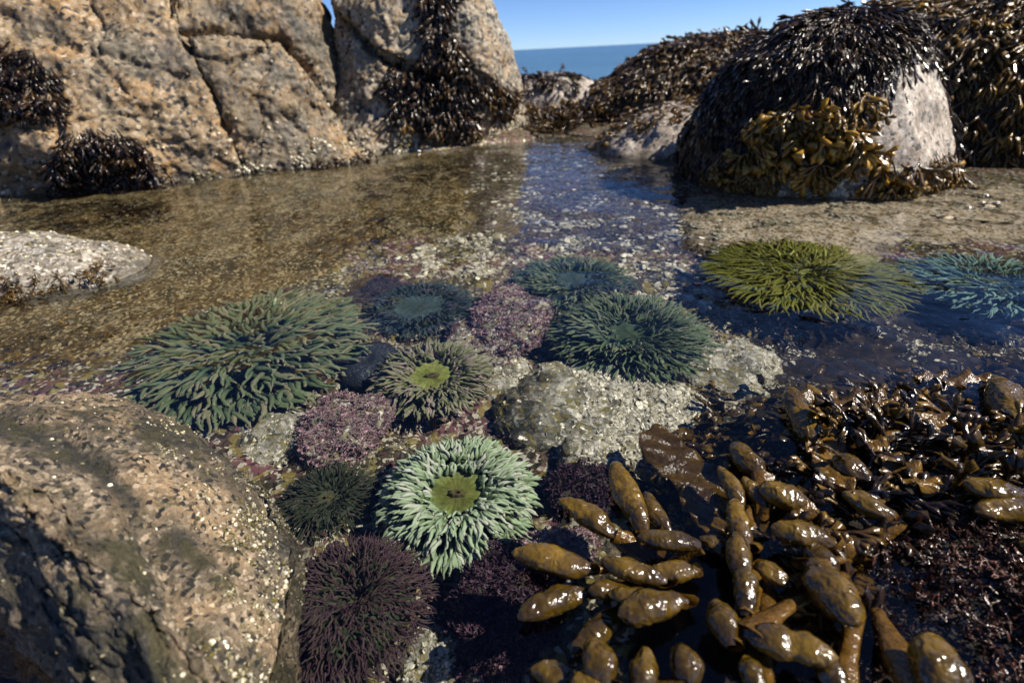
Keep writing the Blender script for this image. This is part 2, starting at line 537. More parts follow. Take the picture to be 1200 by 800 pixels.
def bladder_material():
    B = NB('rockweed_receptacle')
    co = B.coord()
    tc = B.n('ShaderNodeTexCoord')
    oi = B.n('ShaderNodeObjectInfo')
    n = B.noise(co, 22, 4, 0.6, 0.3)
    c = B.mix(B.ramp(n, [(0.35, 0.0), (0.65, 1.0)]), (0.050, 0.028, 0.004), (0.20, 0.118, 0.011))
    c = B.mix(B.ramp(B.noise(co, 55, 4, 0.7), [(0.55, 0.0), (0.68, 0.85)]), c, (0.05, 0.028, 0.008))
    t = B.sep(B.attr())
    c = B.mix(B.ramp(t[0], [(0.0, 0.85), (0.4, 0.0)]), c, (0.05, 0.028, 0.010))
    v = B.math('MULTIPLY_ADD', oi.outputs['Random'], 0.7); B.t.nodes[-1].inputs[2].default_value = 0.6
    c = B.mix(1.0, c, v, 'MULTIPLY')
    wart = B.voro(co, 210, 'Distance', 'SMOOTH_F1')
    h = B.math('ADD', B.math('MULTIPLY', B.ramp(wart, [(0.0, 1.0), (0.6, 0.0)]), 0.10), B.noise(co, 70, 2.0, 0.45, 0.4))
    nn = B.bump(h, 0.9, 0.0060)
    p = B.pbr(c, 0.22, nn, 0.6, 1.0, 0.04)
    tl = B.n('ShaderNodeBsdfTranslucent'); B.l(c, tl.inputs[0])
    mx = B.n('ShaderNodeMixShader'); mx.inputs[0].default_value = 0.32
    B.l(p, mx.inputs[1]); B.l(tl.outputs[0], mx.inputs[2])
    return B.end(mx.outputs[0])
M['bladder'] = bladder_material()

def tentacle_material(name, base, mid, tip, alt=None, trans=0.3, rough=0.45):
    B = NB(name)
    t = B.sep(B.attr())
    oi = B.n('ShaderNodeObjectInfo')
    rnd = B.math('FRACT', B.math('ADD', B.math('MULTIPLY', oi.outputs['Random'], 3.0), t[1]))
    c = B.ramp(t[0], [(0.0, base), (0.5, mid), (0.85, mid), (1.0, tip)])
    if alt:
        c = B.mix(B.ramp(rnd, [(0.55, 0.0), (0.9, 0.75)]), c, alt)
    v = B.math('MULTIPLY_ADD', rnd, 0.5); B.t.nodes[-1].inputs[2].default_value = 0.72
    c = B.mix(1.0, c, v, 'MULTIPLY')
    p = B.pbr(c, rough, None, 0.1)
    tl = B.n('ShaderNodeBsdfTranslucent'); B.l(c, tl.inputs[0])
    mx = B.n('ShaderNodeMixShader'); mx.inputs[0].default_value = trans
    B.l(p, mx.inputs[1]); B.l(tl.outputs[0], mx.inputs[2])
    return B.end(mx.outputs[0])
def disc_material(name, inner, outer, ring, dark=(0.03, 0.035, 0.01)):
    B = NB(name)
    t = B.sep(B.attr())                       # r = radius, g = angle stripes
    co = B.coord()
    c = B.ramp(t[0], [(0.0, dark), (0.12, inner), (0.6, outer), (1.0, ring)])
    c = B.mix(B.math('MULTIPLY', t[1], 0.5), c, tuple(x * 0.4 for x in outer))
    c = B.mix(B.ramp(B.noise(co, 28, 5, 0.7, 0.8), [(0.45, 0.0), (0.62, 0.6)]), c, tuple(x * 0.45 for x in inner))
    c = B.mix(1.0, c, B.ramp(B.noise(co, 90, 4, 0.6), [(0.3, 0.65), (0.7, 1.25)]), 'MULTIPLY')
    nn = B.bump(B.math('ADD', t[1], B.noise(co, 120, 3, 0.6)), 0.5, 0.002)
    return B.end(B.pbr(c, 0.6, nn, 0.06))
def column_material(name, a, b):
    B = NB(name)
    co = B.coord()
    c = B.mix(B.ramp(B.voro(co, 120, 'Distance'), [(0.1, 1.0), (0.5, 0.0)]), a, b)
    nn = B.bump(B.voro(co, 120, 'Distance'), 0.8, -0.003)
    return B.end(B.pbr(c, 0.6, nn, 0.08))

# ================================================================== SETTING
# ---- bed of the pool and the shore round it, one sheet
CP = []
def cp(px, py, z): 
    p = at(px, py, 0.0); CP.append((p[0], p[1], z))
for a in [(535, 580, -.15), (415, 705, -.16), (600, 500, -.15), (505, 440, -.155), (493, 358, -.17), (675, 330, -.17), (735, 395, -.18),
          (640, 250, -.15), (640, 205, -.11), (645, 172, -.05), (640, 158, -.005), (630, 148, .035), (700, 150, .04), (600, 160, .03),
          (200, 300, -.045), (60, 400, -.05), (100, 380, -.035), (180, 400, -.06), (300, 250, -.10), (50, 245, -.09), (270, 420, -.15), (200, 350, -.04), (330, 300, -.09), (60, 430, -.05),
          (450, 280, -.14), (420, 230, -.12), (540, 210, -.1), (380, 340, -.12), (400, 400, -.16), (430, 340, -.16),
          (850, 400, -.19), (1000, 400, -.20), (1150, 330, -.22), (1170, 400, -.2), (900, 500, -.13), (820, 330, -.16), (780, 450, -.15), (850, 470, -.13),
          (840, 262, -.035), (900, 262, -.03), (1000, 255, -.02), (1150, 250, -.015), (1190, 280, -.04), (860, 285, -.05), (1080, 275, -.03), (930, 300, -.07), (780, 240, -.11), (740, 200, -.08), (805, 290, -.10), (1100, 300, -.08),
          (1000, 600, -.09), (1150, 750, -.05), (1150, 620, -.06), (700, 620, -.14), (650, 720, -.14), (800, 760, -.10), (560, 740, -.15), (380, 585, -.14), (330, 520, -.13), (300, 640, -.13)]:
    cp(*a)
CP += [(-2.9, y, .10) for y in np.arange(-1.4, 3.6, .5)] + [(3.1, y, .10) for y in np.arange(-1.4, 4, .5)] \
    + [(x, -1.3, .08) for x in np.arange(-3, 3.1, .5)] + [(x, 4.05, .06) for x in np.arange(-3, 3.1, .4)] \
    + [(-2.2, 1.6, -.03), (-1.9, 1.0, .02), (-1.6, .6, .03), (-1.2, .1, .04), (-1, -.5, .04), (0, -.5, -.03), (.8, -.4, .03), (1.3, .1, .02), (1.4, .5, -.05), (2.2, .9, .0), (2.3, 1.6, .02), (0, 0, -.1), (.4, 0, -.06), (-.4, 0, -.1),
       (-2.2, 2.6, .05), (-1.2, 3.2, .06), (-.5, 3.5, .06), (1.0, 3.2, .05), (2, 3, .05), (.9, 2.6, -.0)]
CPa = np.array(CP)
def bed_base(x, y):
    out = np.zeros(len(x))
    for s in range(0, len(x), 20000):
        sl = slice(s, s + 20000)
        d2 = (x[sl, None] - CPa[None, :, 0]) ** 2 + (y[sl, None] - CPa[None, :, 1]) ** 2
        wt = 1 / (d2 + 0.0015) ** 1.8
        out[sl] = (wt * CPa[None, :, 2]).sum(1) / wt.sum(1)
    far = np.clip((np.hypot(np.maximum(np.abs(x) - 3.1, 0), np.maximum(np.maximum(y - 4.2, -1.4 - y), 0))) / 4, 0, 1)
    fy = np.clip((y - 4.2) / 2.2, 0, 1)
    fy = fy * fy * (3 - 2 * fy)
    return out + far * 0.1 * (1 - fy) - fy * 1.6
def bed_h(x, y):
    P = np.stack([x, y, np.zeros_like(x)], -1)
    z = bed_base(x, y)
    near = np.clip(1.4 - np.hypot(x, y - 0.6) * 0.35, 0.15, 1)
    z = z + (0.022 + .018 * np.clip(-x, 0, 1)) * fbm(P, 5, 3) + 0.016 * fbm(P, 18, 3, 0.55) * near + 0.004 * fbm(P, 90, 2) * near
    z = z - 0.02 * np.maximum(0, ridged(P, 7, 2) - 1.0) * near
    sh = np.exp(-((x - 1.45) / .6) ** 2 - ((y - 1.36) / .22) ** 2)
    z = z + sh * (.016 + .030 * fbm(P * np.array([1, 2.2, 1]), 4.5, 4, .6, 6.))
    return z
nx = ny = 390
xs = 0.27 * np.sinh(np.linspace(-1, 1, nx) * 4.5)
ys = 0.75 + 0.27 * np.sinh(np.linspace(-.76, 1, ny) * 4.5)
XX, YY = np.meshgrid(xs, ys)
bx, by = XX.ravel(), YY.ravel()
bz = bed_h(bx, by)
BV = np.stack([bx, by, bz], -1)
ppx, ppy = project(BV)
front = (BV - EYE) @ fw > 0.02
def soft(mask_poly, P=BV, j=14):
    qx = ppx + 30 * fbm(BV, 9, 3); qy = ppy + 20 * fbm(BV, 9, 3, 0.5, 4.0)
    return (in_poly(qx, qy, mask_poly) & front).astype(float)
shelfm = soft([(805, 245), (900, 232), (1260, 225), (1260, 292), (1060, 296), (1030, 320), (830, 330), (800, 300)])
brownm = soft([(-300, 225), (560, 180), (560, 300), (430, 330), (330, 370), (210, 400), (150, 445), (-300, 470)])
darkm = soft([(840, 440), (1300, 380), (1300, 900), (700, 900), (760, 690), (870, 560)]) 
darkm = np.maximum(darkm, soft([(850, 350), (1300, 300), (1300, 470), (960, 440)]) * 0.75)
darkm = np.maximum(darkm, soft([(540, 178), (700, 165), (790, 215), (815, 330), (700, 320), (560, 330)]) * .6)
darkm = np.maximum(darkm, (((bx > -.5) & (by > 3.1)) | (by > 4.3) | (by < -.2) | (bx > 1.9)).astype(float) * 0.6)
bed_t = np.stack([shelfm, brownm, darkm], -1)
bed = mesh_obj('pool_bed', BV, grid_faces(ny, nx), M['bed'], bed_t)
tagit(bed, kind='structure')

def bed_point(px, py):
    """where that line of sight meets the bed"""
    z = -0.12
    for _ in range(6):
        p = at(px, py, z)
        z = float(bed_h(np.array([p[0]]), np.array([p[1]]))[0])
    return at(px, py, z)

# ---- water sheets
wx, wy = np.meshgrid(np.linspace(-2.75, 2.95, 60), np.linspace(-1.25, 3.95, 60))
wv = np.stack([wx.ravel(), wy.ravel(), np.zeros(wx.size)], -1)
water = mesh_obj('pool_water', wv, grid_faces(60, 60), M['water'])
tagit(water, kind='structure')
ox, oy = np.meshgrid(3000 * np.sinh(np.linspace(-1, 1, 41) * 4) / math.sinh(4), 5.2 + 6000 * (np.linspace(0, 1, 41) ** 4))
ov = np.stack([ox.ravel(), oy.ravel(), np.full(ox.size, -0.75)], -1)
tagit(mesh_obj('ocean_water', ov, grid_faces(41, 41), M['ocean']), kind='structure')

# ================================================================== ROCKS
ROCK = {}
def rock_thing(key, name, V, Q, mat, label, cat='rock', group=None, tint=None):
    og = V.mean(0); og[2] = V[:, 2].min()
    o = mesh_obj(name, V, Q, mat, tint, origin=og)
    tagit(o, label, cat, group)
    ROCK[key] = (V, Q, vnormals(V, Q), o)
    return o
def carve(V, Q, lines, wpx=3.0, depth=0.04):
    N = vnormals(V, Q)
    x, y = project(V)
    x = x + 5 * fbm(V, 14, 3); y = y + 5 * fbm(V, 14, 3, 0.5, 9.0)
    d = np.zeros(len(V))
    for pl, ww, dd in lines:
        q = line_dist(x, y, pl)
        d = np.maximum(d, dd * np.exp(-(q / ww) ** 2) + 0.35 * dd * np.exp(-(q / (ww * 3.5)) ** 2))
    return V - N * d[:, None]

# left outcrop, main block (rows from under the water up to the crest and over the back)
cols = [-330, -180, -60, 60, 160, 250, 330, 392, 440]
baseY = [2.0, 2.05, 2.15, 2.2, 2.3, 2.42, 2.55, 2.72, 2.85]
def under(px, py, Y): 
    p = atY(px, py, Y); p[2] = -0.25; return p
rows = []
rows.append([under(c, 240, y - .05) for c, y in zip(cols, baseY)])
wl = [262, 250, 240, 228, 219, 209, 200, 195, 188]
rows.append([at(c, q, 0.0) for c, q in zip(cols, wl)])
rows.append([atY(c, q, y + d) for c, q, y, d in zip(cols, [190, 180, 172, 168, 160, 155, 152, 155, 168], baseY, [.02, .03, .05, .03, .06, .05, .08, .1, .12])])
rows.append([atY(c, q, y + d) for c, q, y, d in zip(cols, [110, 100, 95, 95, 90, 90, 95, 110, 150], baseY, [.10, .10, .14, .15, .16, .15, .15, .2, .25])])
rows.append([atY(c, q, y + d) for c, q, y, d in zip(cols, [20, 20, 20, 25, 22, 20, 30, 55, 130], baseY, [.28, .28, .32, .34, .32, .30, .28, .34, .4])])
rows.append([atY(c, q, y + d) for c, q, y, d in zip(cols, [-80, -85, -80, -75, -70, -62, -40, 18, 115], baseY, [.50, .50, .52, .55, .52, .48, .42, .45, .5])])
rows.append([atY(c, q, y + d) for c, q, y, d in zip(cols, [-128, -132, -130, -128, -122, -105, -62, 8, 110], baseY, [.80, .8, .8, .8, .75, .68, .6, .58, .6])])
rows.append([atY(c, q, y + d) for c, q, y, d in zip(cols, [-90, -90, -90, -90, -80, -70, -30, 25, 118], baseY, [1.3, 1.3, 1.3, 1.25, 1.2, 1.1, 1.0, .9, .8])])
r_ = [atY(c, 120, y + 1.7) for c, y in zip(cols, baseY)]
for p in r_: p[2] = -.3
rows.append(r_)
V, Q = loft(rows, 290, 320)
N = vnormals(V, Q)
if N[:, 1].mean() > 0: Q = Q[:, ::-1]; N = -N
V = V + N * (0.055 * fbm(V, 2.6, 4, 0.5) + 0.0)[:, None]
x, y = project(V)
slab = in_poly(x + 6 * fbm(V, 9, 3), y, [(196, -250), (214, 34), (270, 33), (330, 42), (345, 58), (372, 90), (402, 134), (430, 160), (470, 100), (400, -250)])
left_face = in_poly(x, y, [(-400, 140), (70, 130), (60, 260), (-400, 280)])
V = V - N * (slab * 0.06)[:, None] - N * (left_face * 0.02)[:, None]
V = carve(V, Q, [([(190, -40), (200, 8), (216, 36), (222, 62), (244, 100), (262, 145), (286, 190)], 2.2, .05),
                 ([(216, 36), (270, 32), (330, 44), (346, 60), (372, 92), (402, 136), (432, 172)], 3.2, .075),
                 ([(60, 95), (75, 130), (68, 160), (90, 215)], 3.0, .03),
                 ([(-20, 60), (40, 40), (110, 62), (216, 90)], 2.0, .014),
                 ([(222, 62), (265, 75), (300, 60), (330, 44)], 2.5, .02),
                 ([(120, 240), (150, 180), (230, 160)], 2.0, .012), ([(300, 200), (312, 150), (298, 110), (320, 70)], 1.6, .016), ([(0, 150), (60, 150), (120, 132), (180, 140)], 1.6, .014),
                 ([(90, -20), (120, 30), (112, 70), (150, 110)], 1.7, .016), ([(330, 130), (360, 160), (372, 195)], 1.6, .014)])
N = vnormals(V, Q)
V = V + N * (0.018 * fbm(V, 11, 4, 0.65) - 0.020 * np.maximum(0, ridged(V, 6, 3) - 1.3) + 0.006 * fbm(V, 45, 3, 0.6))[:, None]
x, y = project(V)
x = x + 12 * fbm(V, 6, 4, .6); y = y + 12 * fbm(V, 6, 4, .6, 8.)
st_ = np.maximum.reduce([np.exp(-(line_dist(x, y, [(245, 70), (290, 120), (310, 160)]) / 22) ** 2) * .7, np.exp(-(line_dist(x, y, [(325, 75), (365, 140), (380, 170)]) / 20) ** 2) * .5, np.exp(-(line_dist(x, y, [(120, 85), (210, 95)]) / 12) ** 2) * .5,
    np.exp(-(line_dist(x, y, [(30, 20), (70, 35)]) / 14) ** 2) * .5, np.exp(-(line_dist(x, y, [(240, 12), (330, 22), (380, 60)]) / 16) ** 2) * .6])
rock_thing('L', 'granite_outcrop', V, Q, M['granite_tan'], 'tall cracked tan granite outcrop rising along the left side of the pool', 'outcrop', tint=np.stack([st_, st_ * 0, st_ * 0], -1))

# right block of the left outcrop (leaning grey block with weed on its face)
def colpts(pts): 
    return [atY(*p) if len(p) == 3 else np.array(p[1:]) for p in pts]
Ccols = [
    [(385, 215, 2.85), (388, 196, 2.78), (392, 160, 2.9), (394, 125, 3.0), (396, 90, 3.1), (393, 50, 3.15), (390, 12, 3.2), (392, 15, 3.5), (400, 60, 3.9)],
    [(430, 215, 2.75), (430, 192, 2.80), (430, 155, 2.86), (432, 115, 2.92), (434, 75, 2.98), (432, 30, 3.06), (430, -12, 3.15), (430, -8, 3.5), (430, 60, 3.9)],
    [(480, 215, 2.78), (480, 184, 2.90), (480, 148, 2.92), (482, 105, 2.96), (482, 60, 3.0), (482, 15, 3.06), (482, -30, 3.15), (482, -22, 3.5), (482, 60, 3.9)],
    [(535, 205, 2.9), (535, 176, 3.0), (533, 140, 3.0), (531, 100, 3.02), (528, 55, 3.04), (524, 12, 3.08), (518, -32, 3.15), (518, -22, 3.5), (518, 60, 3.9)],
    [(590, 195, 3.1), (588, 166, 3.2), (582, 135, 3.16), (575, 95, 3.12), (566, 52, 3.1), (555, 12, 3.12), (545, -20, 3.2), (540, -12, 3.5), (540, 60, 3.9)],
    [(634, 185, 3.5), (626, 157, 3.55), (613, 126, 3.5), (602, 92, 3.45), (590, 52, 3.4), (573, 14, 3.4), (558, -8, 3.45), (552, 0, 3.7), (556, 60, 4.1)],
    [(630, 175, 4.2), (622, 150, 4.2), (608, 125, 4.1), (596, 92, 4.0), (582, 55, 3.95), (566, 22, 3.9), (552, 5, 3.9), (545, 10, 4.0), (545, 60, 4.3)],
]
ctrl = [[atY(*c[r]) for c in Ccols] for r in range(9)]
for p in ctrl[0]: p[2] = -.22
for p in ctrl[8]: p[2] = -.22
V, Q = loft(ctrl, 230, 210)
N = vnormals(V, Q)
if N[:, 1].mean() > 0: Q = Q[:, ::-1]; N = -N
x, y = project(V)
V = V + N * (0.03 * fbm(V, 3.2, 3, 0.5, 2.0))[:, None]
upper = in_poly(x + 5 * fbm(V, 9, 3), y, [(380, -80), (398, 22), (440, 58), (470, 72), (520, 70), (560, 85), (605, 120), (640, 90), (600, -80)])
V = V + N * (upper * 0.03)[:, None]
V = carve(V, Q, [([(396, 18), (412, 38), (440, 62), (470, 78)], 3.0, .06), ([(470, 78), (530, 95), (590, 118)], 2.5, .02),
                 ([(420, 120), (470, 150), (540, 168)], 2.0, .012), ([(545, 60), (562, 110), (600, 150)], 2.0, .018)])
N = vnormals(V, Q)
V = V + N * (0.018 * fbm(V, 11, 4, 0.65, 3.0) - 0.020 * np.maximum(0, ridged(V, 6, 3) - 1.3) + 0.006 * fbm(V, 45, 3, 0.6))[:, None]
rock_thing('C', 'granite_block', V, Q, M['granite_grey'], 'leaning grey granite block with dark weed hanging down its face, left of the sea gap', 'rock')

# weed-covered boulder right of the channel
V, Q = rock_shape((1.17, 2.03, -0.02), (0.455, 0.42, 0.53), 0.0, 6, 0.030, 3.5, 0.004, 55, [((0.6, -0.6, 0.6), 0.88)], 2.05, 1.0, pit=0.02)
rock_thing('B', 'weedy_boulder', V, Q, M['granite_pale'], 'rounded pale boulder wearing a thick cap of rockweed, right of the channel', 'boulder')
V, Q = rock_shape((1.62, 3.80, -0.12), (1.10, 0.75, 0.60), 0.0, 5, 0.05, 3, 0.004, 40, (), 2.1, 4.0)
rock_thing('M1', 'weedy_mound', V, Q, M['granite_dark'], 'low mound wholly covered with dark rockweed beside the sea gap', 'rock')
V, Q = rock_shape((2.35, 2.72, -0.1), (1.0, 0.85, 0.70), 0.1, 5, 0.06, 3, 0.004, 40, (), 2.3, 8.0)
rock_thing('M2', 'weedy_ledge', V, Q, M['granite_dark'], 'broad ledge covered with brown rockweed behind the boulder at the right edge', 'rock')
V, Q = rock_shape((1.02, 2.75, -0.10), (0.60, 0.42, 0.29), 0.35, 6, 0.04, 4, 0.004, 50, (), 2.1, 11.0, pit=0.02)
rock_thing('P', 'pale_rock', V, Q, M['granite_pale'], 'smooth pale sloping rock between the weedy mound and the boulder', 'rock')
V, Q = rock_shape((0.42, 5.0, -0.15), (0.60, 0.45, 0.42), 0.0, 5, 0.07, 3.5, 0.006, 40, (), 2.0, 15.0)
rock_thing('F', 'far_rock', V, Q, M['granite_pale'], 'small pale rock seen through the gap in front of the sea', 'rock')
# low rock at the left edge
V, Q = rock_shape((-1.50, 1.33, -0.05), (0.60, 0.235, 0.14), -0.12, 6, 0.025, 5, 0.006, 60, (), 2.1, 19.0, pit=0.02)
rock_thing('LR', 'low_rock', V, Q, M['granite_low'], 'low speckled pale rock breaking the surface at the left edge', 'rock')
# near rock, bottom left
V, Q = rock_shape((-0.64, 0.21, -0.03), (0.43, 0.40, 0.22), -0.52, 7, 0.035, 3.6, 0.0045, 70, (), 2.2, 23.0, pit=0.02)
p0, p1 = at(0, 555, .12), at(270, 770, .09)
cn = nrm(np.cross(nrm(p1 - p0), [0, 0, 1.0]))
cn = nrm(cn * (1 if cn[1] < 0 else -1) + np.array([0, 0, .10]))
h = (V - p0) @ cn + .02 * fbm(V, 6, 3)
V = V - (np.maximum(h, 0) * .9)[:, None] * cn
x, y = project(V)
V = carve(V, Q, [([(-20, 480), (70, 500), (140, 560), (180, 620), (210, 700)], 14, .012)])
V = V + vnormals(V, Q) * (0.007 * fbm(V, 24, 4, 0.65) + .0045 * fbm(V, 95, 3, .7))[:, None]
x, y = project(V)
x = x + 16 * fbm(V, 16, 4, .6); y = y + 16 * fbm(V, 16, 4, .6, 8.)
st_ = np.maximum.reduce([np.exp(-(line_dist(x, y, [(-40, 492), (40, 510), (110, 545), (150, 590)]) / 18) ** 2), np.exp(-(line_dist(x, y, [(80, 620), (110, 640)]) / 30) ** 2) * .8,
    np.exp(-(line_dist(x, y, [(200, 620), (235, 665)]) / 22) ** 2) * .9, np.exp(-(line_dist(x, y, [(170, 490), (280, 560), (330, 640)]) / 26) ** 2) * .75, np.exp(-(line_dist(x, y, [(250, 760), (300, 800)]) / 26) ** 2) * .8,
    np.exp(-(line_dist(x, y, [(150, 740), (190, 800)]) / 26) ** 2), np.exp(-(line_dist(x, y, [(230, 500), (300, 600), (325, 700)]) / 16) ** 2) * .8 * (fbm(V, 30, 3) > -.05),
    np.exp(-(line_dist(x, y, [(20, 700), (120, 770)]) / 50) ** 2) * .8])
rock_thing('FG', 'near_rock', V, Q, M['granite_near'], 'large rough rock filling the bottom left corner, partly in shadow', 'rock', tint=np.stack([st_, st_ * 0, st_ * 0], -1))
# dark rock under the foreground rockweed
V, Q = rock_shape((0.62, 0.335, -0.078), (0.36, 0.25, 0.085), 0.0, 6, 0.03, 6, 0.004, 60, (), 2.3, 27.0)
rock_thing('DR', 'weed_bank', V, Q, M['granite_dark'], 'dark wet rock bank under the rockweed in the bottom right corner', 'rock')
# stones on the bed
def bed_stone(key, px, py, wpx, hpx, zc, thick, mat, label, name='submerged_stone', rz=0, off=0.0, level=6, cuts=(), stain_tone=None):
    c = at(px, py, zc)
    sc_ = depth_of(c) / F
    rx = wpx * sc_ / 2
    sn = -nrm(ray(px, py))[2]
    ry = max(hpx * sc_ / 2 / max(sn, .3), .01)
    V, Q = rock_shape(c - [0, 0, thick * .3], (rx, ry, thick), rz, level, 0.30 * min(rx, ry), 0.8 / min(rx, ry), 0.0045, 85, cuts, 2.2, off)
    t = None
    if stain_tone is not None:
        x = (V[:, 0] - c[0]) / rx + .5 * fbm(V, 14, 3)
        st_ = np.clip((stain_tone - x) * 2.5, 0, 1)  # tone darkens towards the stone's left side
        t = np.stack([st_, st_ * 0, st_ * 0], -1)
    return rock_thing(key, name, V, Q, mat, label, tint=t)
bed_stone('S1', 700, 478, 250, 100, -0.145, .032, M['crusted'], 'broad submerged stone crusted with pale shell chips, in the middle of the pool', rz=-.15, off=31, stain_tone=-.25)
bed_stone('S2', 690, 540, 75, 50, -0.12, .04, M['crusted'], 'small pale patched stone just below the crusted middle stone', off=33, level=5)
bed_stone('S3', 320, 510, 90, 60, -0.145, .025, M['crusted'], 'flat mottled stone left of the pink coralline mound', off=36, level=5)
bed_stone('S4', 590, 440, 70, 55, -0.15, .022, M['crusted'], 'rough stone between the two green anemones', off=39, level=5)
bed_stone('S5', 505, 770, 80, 60, -0.15, .03, M['crusted'], 'pale stone at the bottom edge right of the purple anemone', off=41, level=5)
bed_stone('S6', 840, 420, 120, 60, -0.19, .035, M['crusted'], 'mottled stone right of the large grey green anemone', off=44, level=5)

# ================================================================== ROCKWEED
def frond_template(seed, simple=False, length=1.0, width=0.16, swell=1.0, droop=.42):
    r = np.random.default_rng(seed)
    parts = []
    def strip(p0, ang, L, w0, w1, t0, t1, bulb, n):
        s = np.linspace(0, 1, n)
        a = ang + (r.uniform(-.5, .5)) * s
        x = p0[0] + np.concatenate([[0], np.cumsum(np.sin(a[1:]) * L / (n - 1))])
        z = p0[2] + np.concatenate([[0], np.cumsum(np.cos(a[1:]) * L / (n - 1))])
        y = p0[1] + 0.10 * np.sin(s * 2.5 + r.uniform(0, 6)) * L
        y = y - y[0] + p0[1]
        path = np.stack([x, y, z], -1)
        wd = w0 + (w1 - w0) * s
        th = np.full(n, 0.018)
        if bulb:
            b = np.exp(-((s - .68) / .25) ** 2)
            wd = wd * (1 - .3 * s) + bulb * b * .075 * swell
            th = th + bulb * b * .055 * swell
            wd[-1] *= .25; th[-1] *= .3
        kk = 3 if simple else 4
        V, Q = tube(path, wd, th, kk)
        T = np.repeat(t0 + (t1 - t0) * s, kk)
        parts.append((V, Q, T))
        return path[-1], a[-1]
    e, a = strip(np.zeros(3), r.uniform(-.2, .2), .42 * length, .03, width * .5, 0, .45, 0, 3)
    for sgn in (-1, 1):
        if simple:
            strip(e, a + sgn * r.uniform(.25, .6), .55 * length, width * .35, width * .3, .45, 1, 1, 4)
        else:
            e2, a2 = strip(e, a + sgn * r.uniform(.25, .55), .25 * length, width * .4, width * .4, .45, .65, 0, 3)
            for s2 in (-1, 1):
                strip(e2, a2 + s2 * r.uniform(.2, .5), r.uniform(.28, .42) * length, width * .3, width * .25, .65, 1, 1, 5)
    V, Q, T = merge(parts)
    V[:, 1] -= droop * V[:, 2] * np.abs(V[:, 2]) - .06 * V[:, 2]
    return V, Q, T
FT = [frond_template(s) for s in range(5)] + [frond_template(s, True) for s in range(5, 9)]
FS = [frond_template(s, True, width=.14) for s in range(20, 25)]
FB = [frond_template(s, True, width=.2, swell=1.9) for s in range(30, 36)]

def surface_points(key, n, mask=None, seed=0):
    V, Q, N, o = ROCK[key]
    r = np.random.default_rng(seed)
    a, b, c = V[Q[:, 0]], V[Q[:, 1]], V[Q[:, 2]]
    area = np.linalg.norm(np.cross(b - a, c - a), axis=1)
    if Q.shape[1] == 4: area = area + np.linalg.norm(np.cross(c - a, V[Q[:, 3]] - a), axis=1)
    cen = V[Q].mean(1)
    if mask is not None: area = area * mask(cen, N[Q[:, 0]])
    area = np.maximum(area, 0)
    if area.sum() <= 0: raise RuntimeError('empty mask ' + key)
    i = r.choice(len(Q), n, p=area / area.sum())
    uv = r.uniform(size=(n, 2, 1))
    fl = uv.sum(1) > 1
    uv[fl[:, 0]] = 1 - uv[fl[:, 0]]
    P = a[i] + (b[i] - a[i]) * uv[:, 0] + (c[i] - a[i]) * uv[:, 1]
    return P, N[Q[i, 0]]
def hang_fronds(name, P, N, mat, label, size=(.10, .15), gold=None, lift=.35, spread=.5, tmpl=FT, seed=1, kind='stuff', cat='seaweed', down=1.0, group=None, wid=1.0, floor=None, avoid=()):
    r = np.random.default_rng(seed)
    n = len(P)
    g = np.array([0, 0, -1.0])
    tg_ = g - (N @ g)[:, None] * N
    tg_ = tg_ / np.maximum(np.linalg.norm(tg_, axis=1, keepdims=True), .45)
    lf = lift * (1 - .7 * np.clip(N[:, 2], 0, 1) * (down > .5))
    d = nrm(tg_ * down + .15 * g + N * (lf * r.uniform(.3, 1.2, n))[:, None] + spread * r.normal(size=(n, 3)))
    if down > .5: d[:, 2] = np.minimum(d[:, 2], .12)
    neg = (d * N).sum(1)
    d = nrm(d + N * np.maximum(0, .12 - neg)[:, None])
    R = frames(d, np.cross(N, d) + .45 * r.normal(size=(n, 3)))
    S = r.uniform(size[0], size[1], n)
    if floor is not None:
        k = np.maximum(P[:, 2] - floor, 0.02) / np.maximum(-d[:, 2], 1e-3)
        S = np.where(d[:, 2] < -.05, np.minimum(S, np.maximum(k, .04)), S)
    for pl in avoid:
        tx, ty = project(P + d * S[:, None])
        S = np.where(in_poly(tx, ty, pl) & (((EYE - P) * N).sum(1) > 0) & (r.uniform(size=n) < .85), S * .25, S)
    S3 = np.stack([S * wid, S * wid, S], -1)
    gl = np.zeros(n) if gold is None else np.clip(gold(P, N), 0, 1)
    V, Q, T = instance_join(tmpl, r.integers(0, len(tmpl), n), P + N * (r.uniform(-.005, .022, n))[:, None], R, S3, r.uniform(size=n), gl)
    o = mesh_obj(name, V, Q, mat, T, origin=P.mean(0))
    return tagit(o, label, cat, group, kind)
def pxmask(poly, jit=10, inv=False, mz=-.03, seed=0.):
    def f(c, n):
        x, y = project(c)
        x = x + jit * fbm(c, 12, 3, .5, seed); y = y + jit * fbm(c, 12, 3, .5, seed + 5)
        m = in_poly(x, y, poly)
        vis = ((EYE - c) * n).sum(1) > 0
        if inv: m = (~m) | (~vis)
        else: m = m & vis
        return (m & (c[:, 2] > mz)).astype(float)
    return f

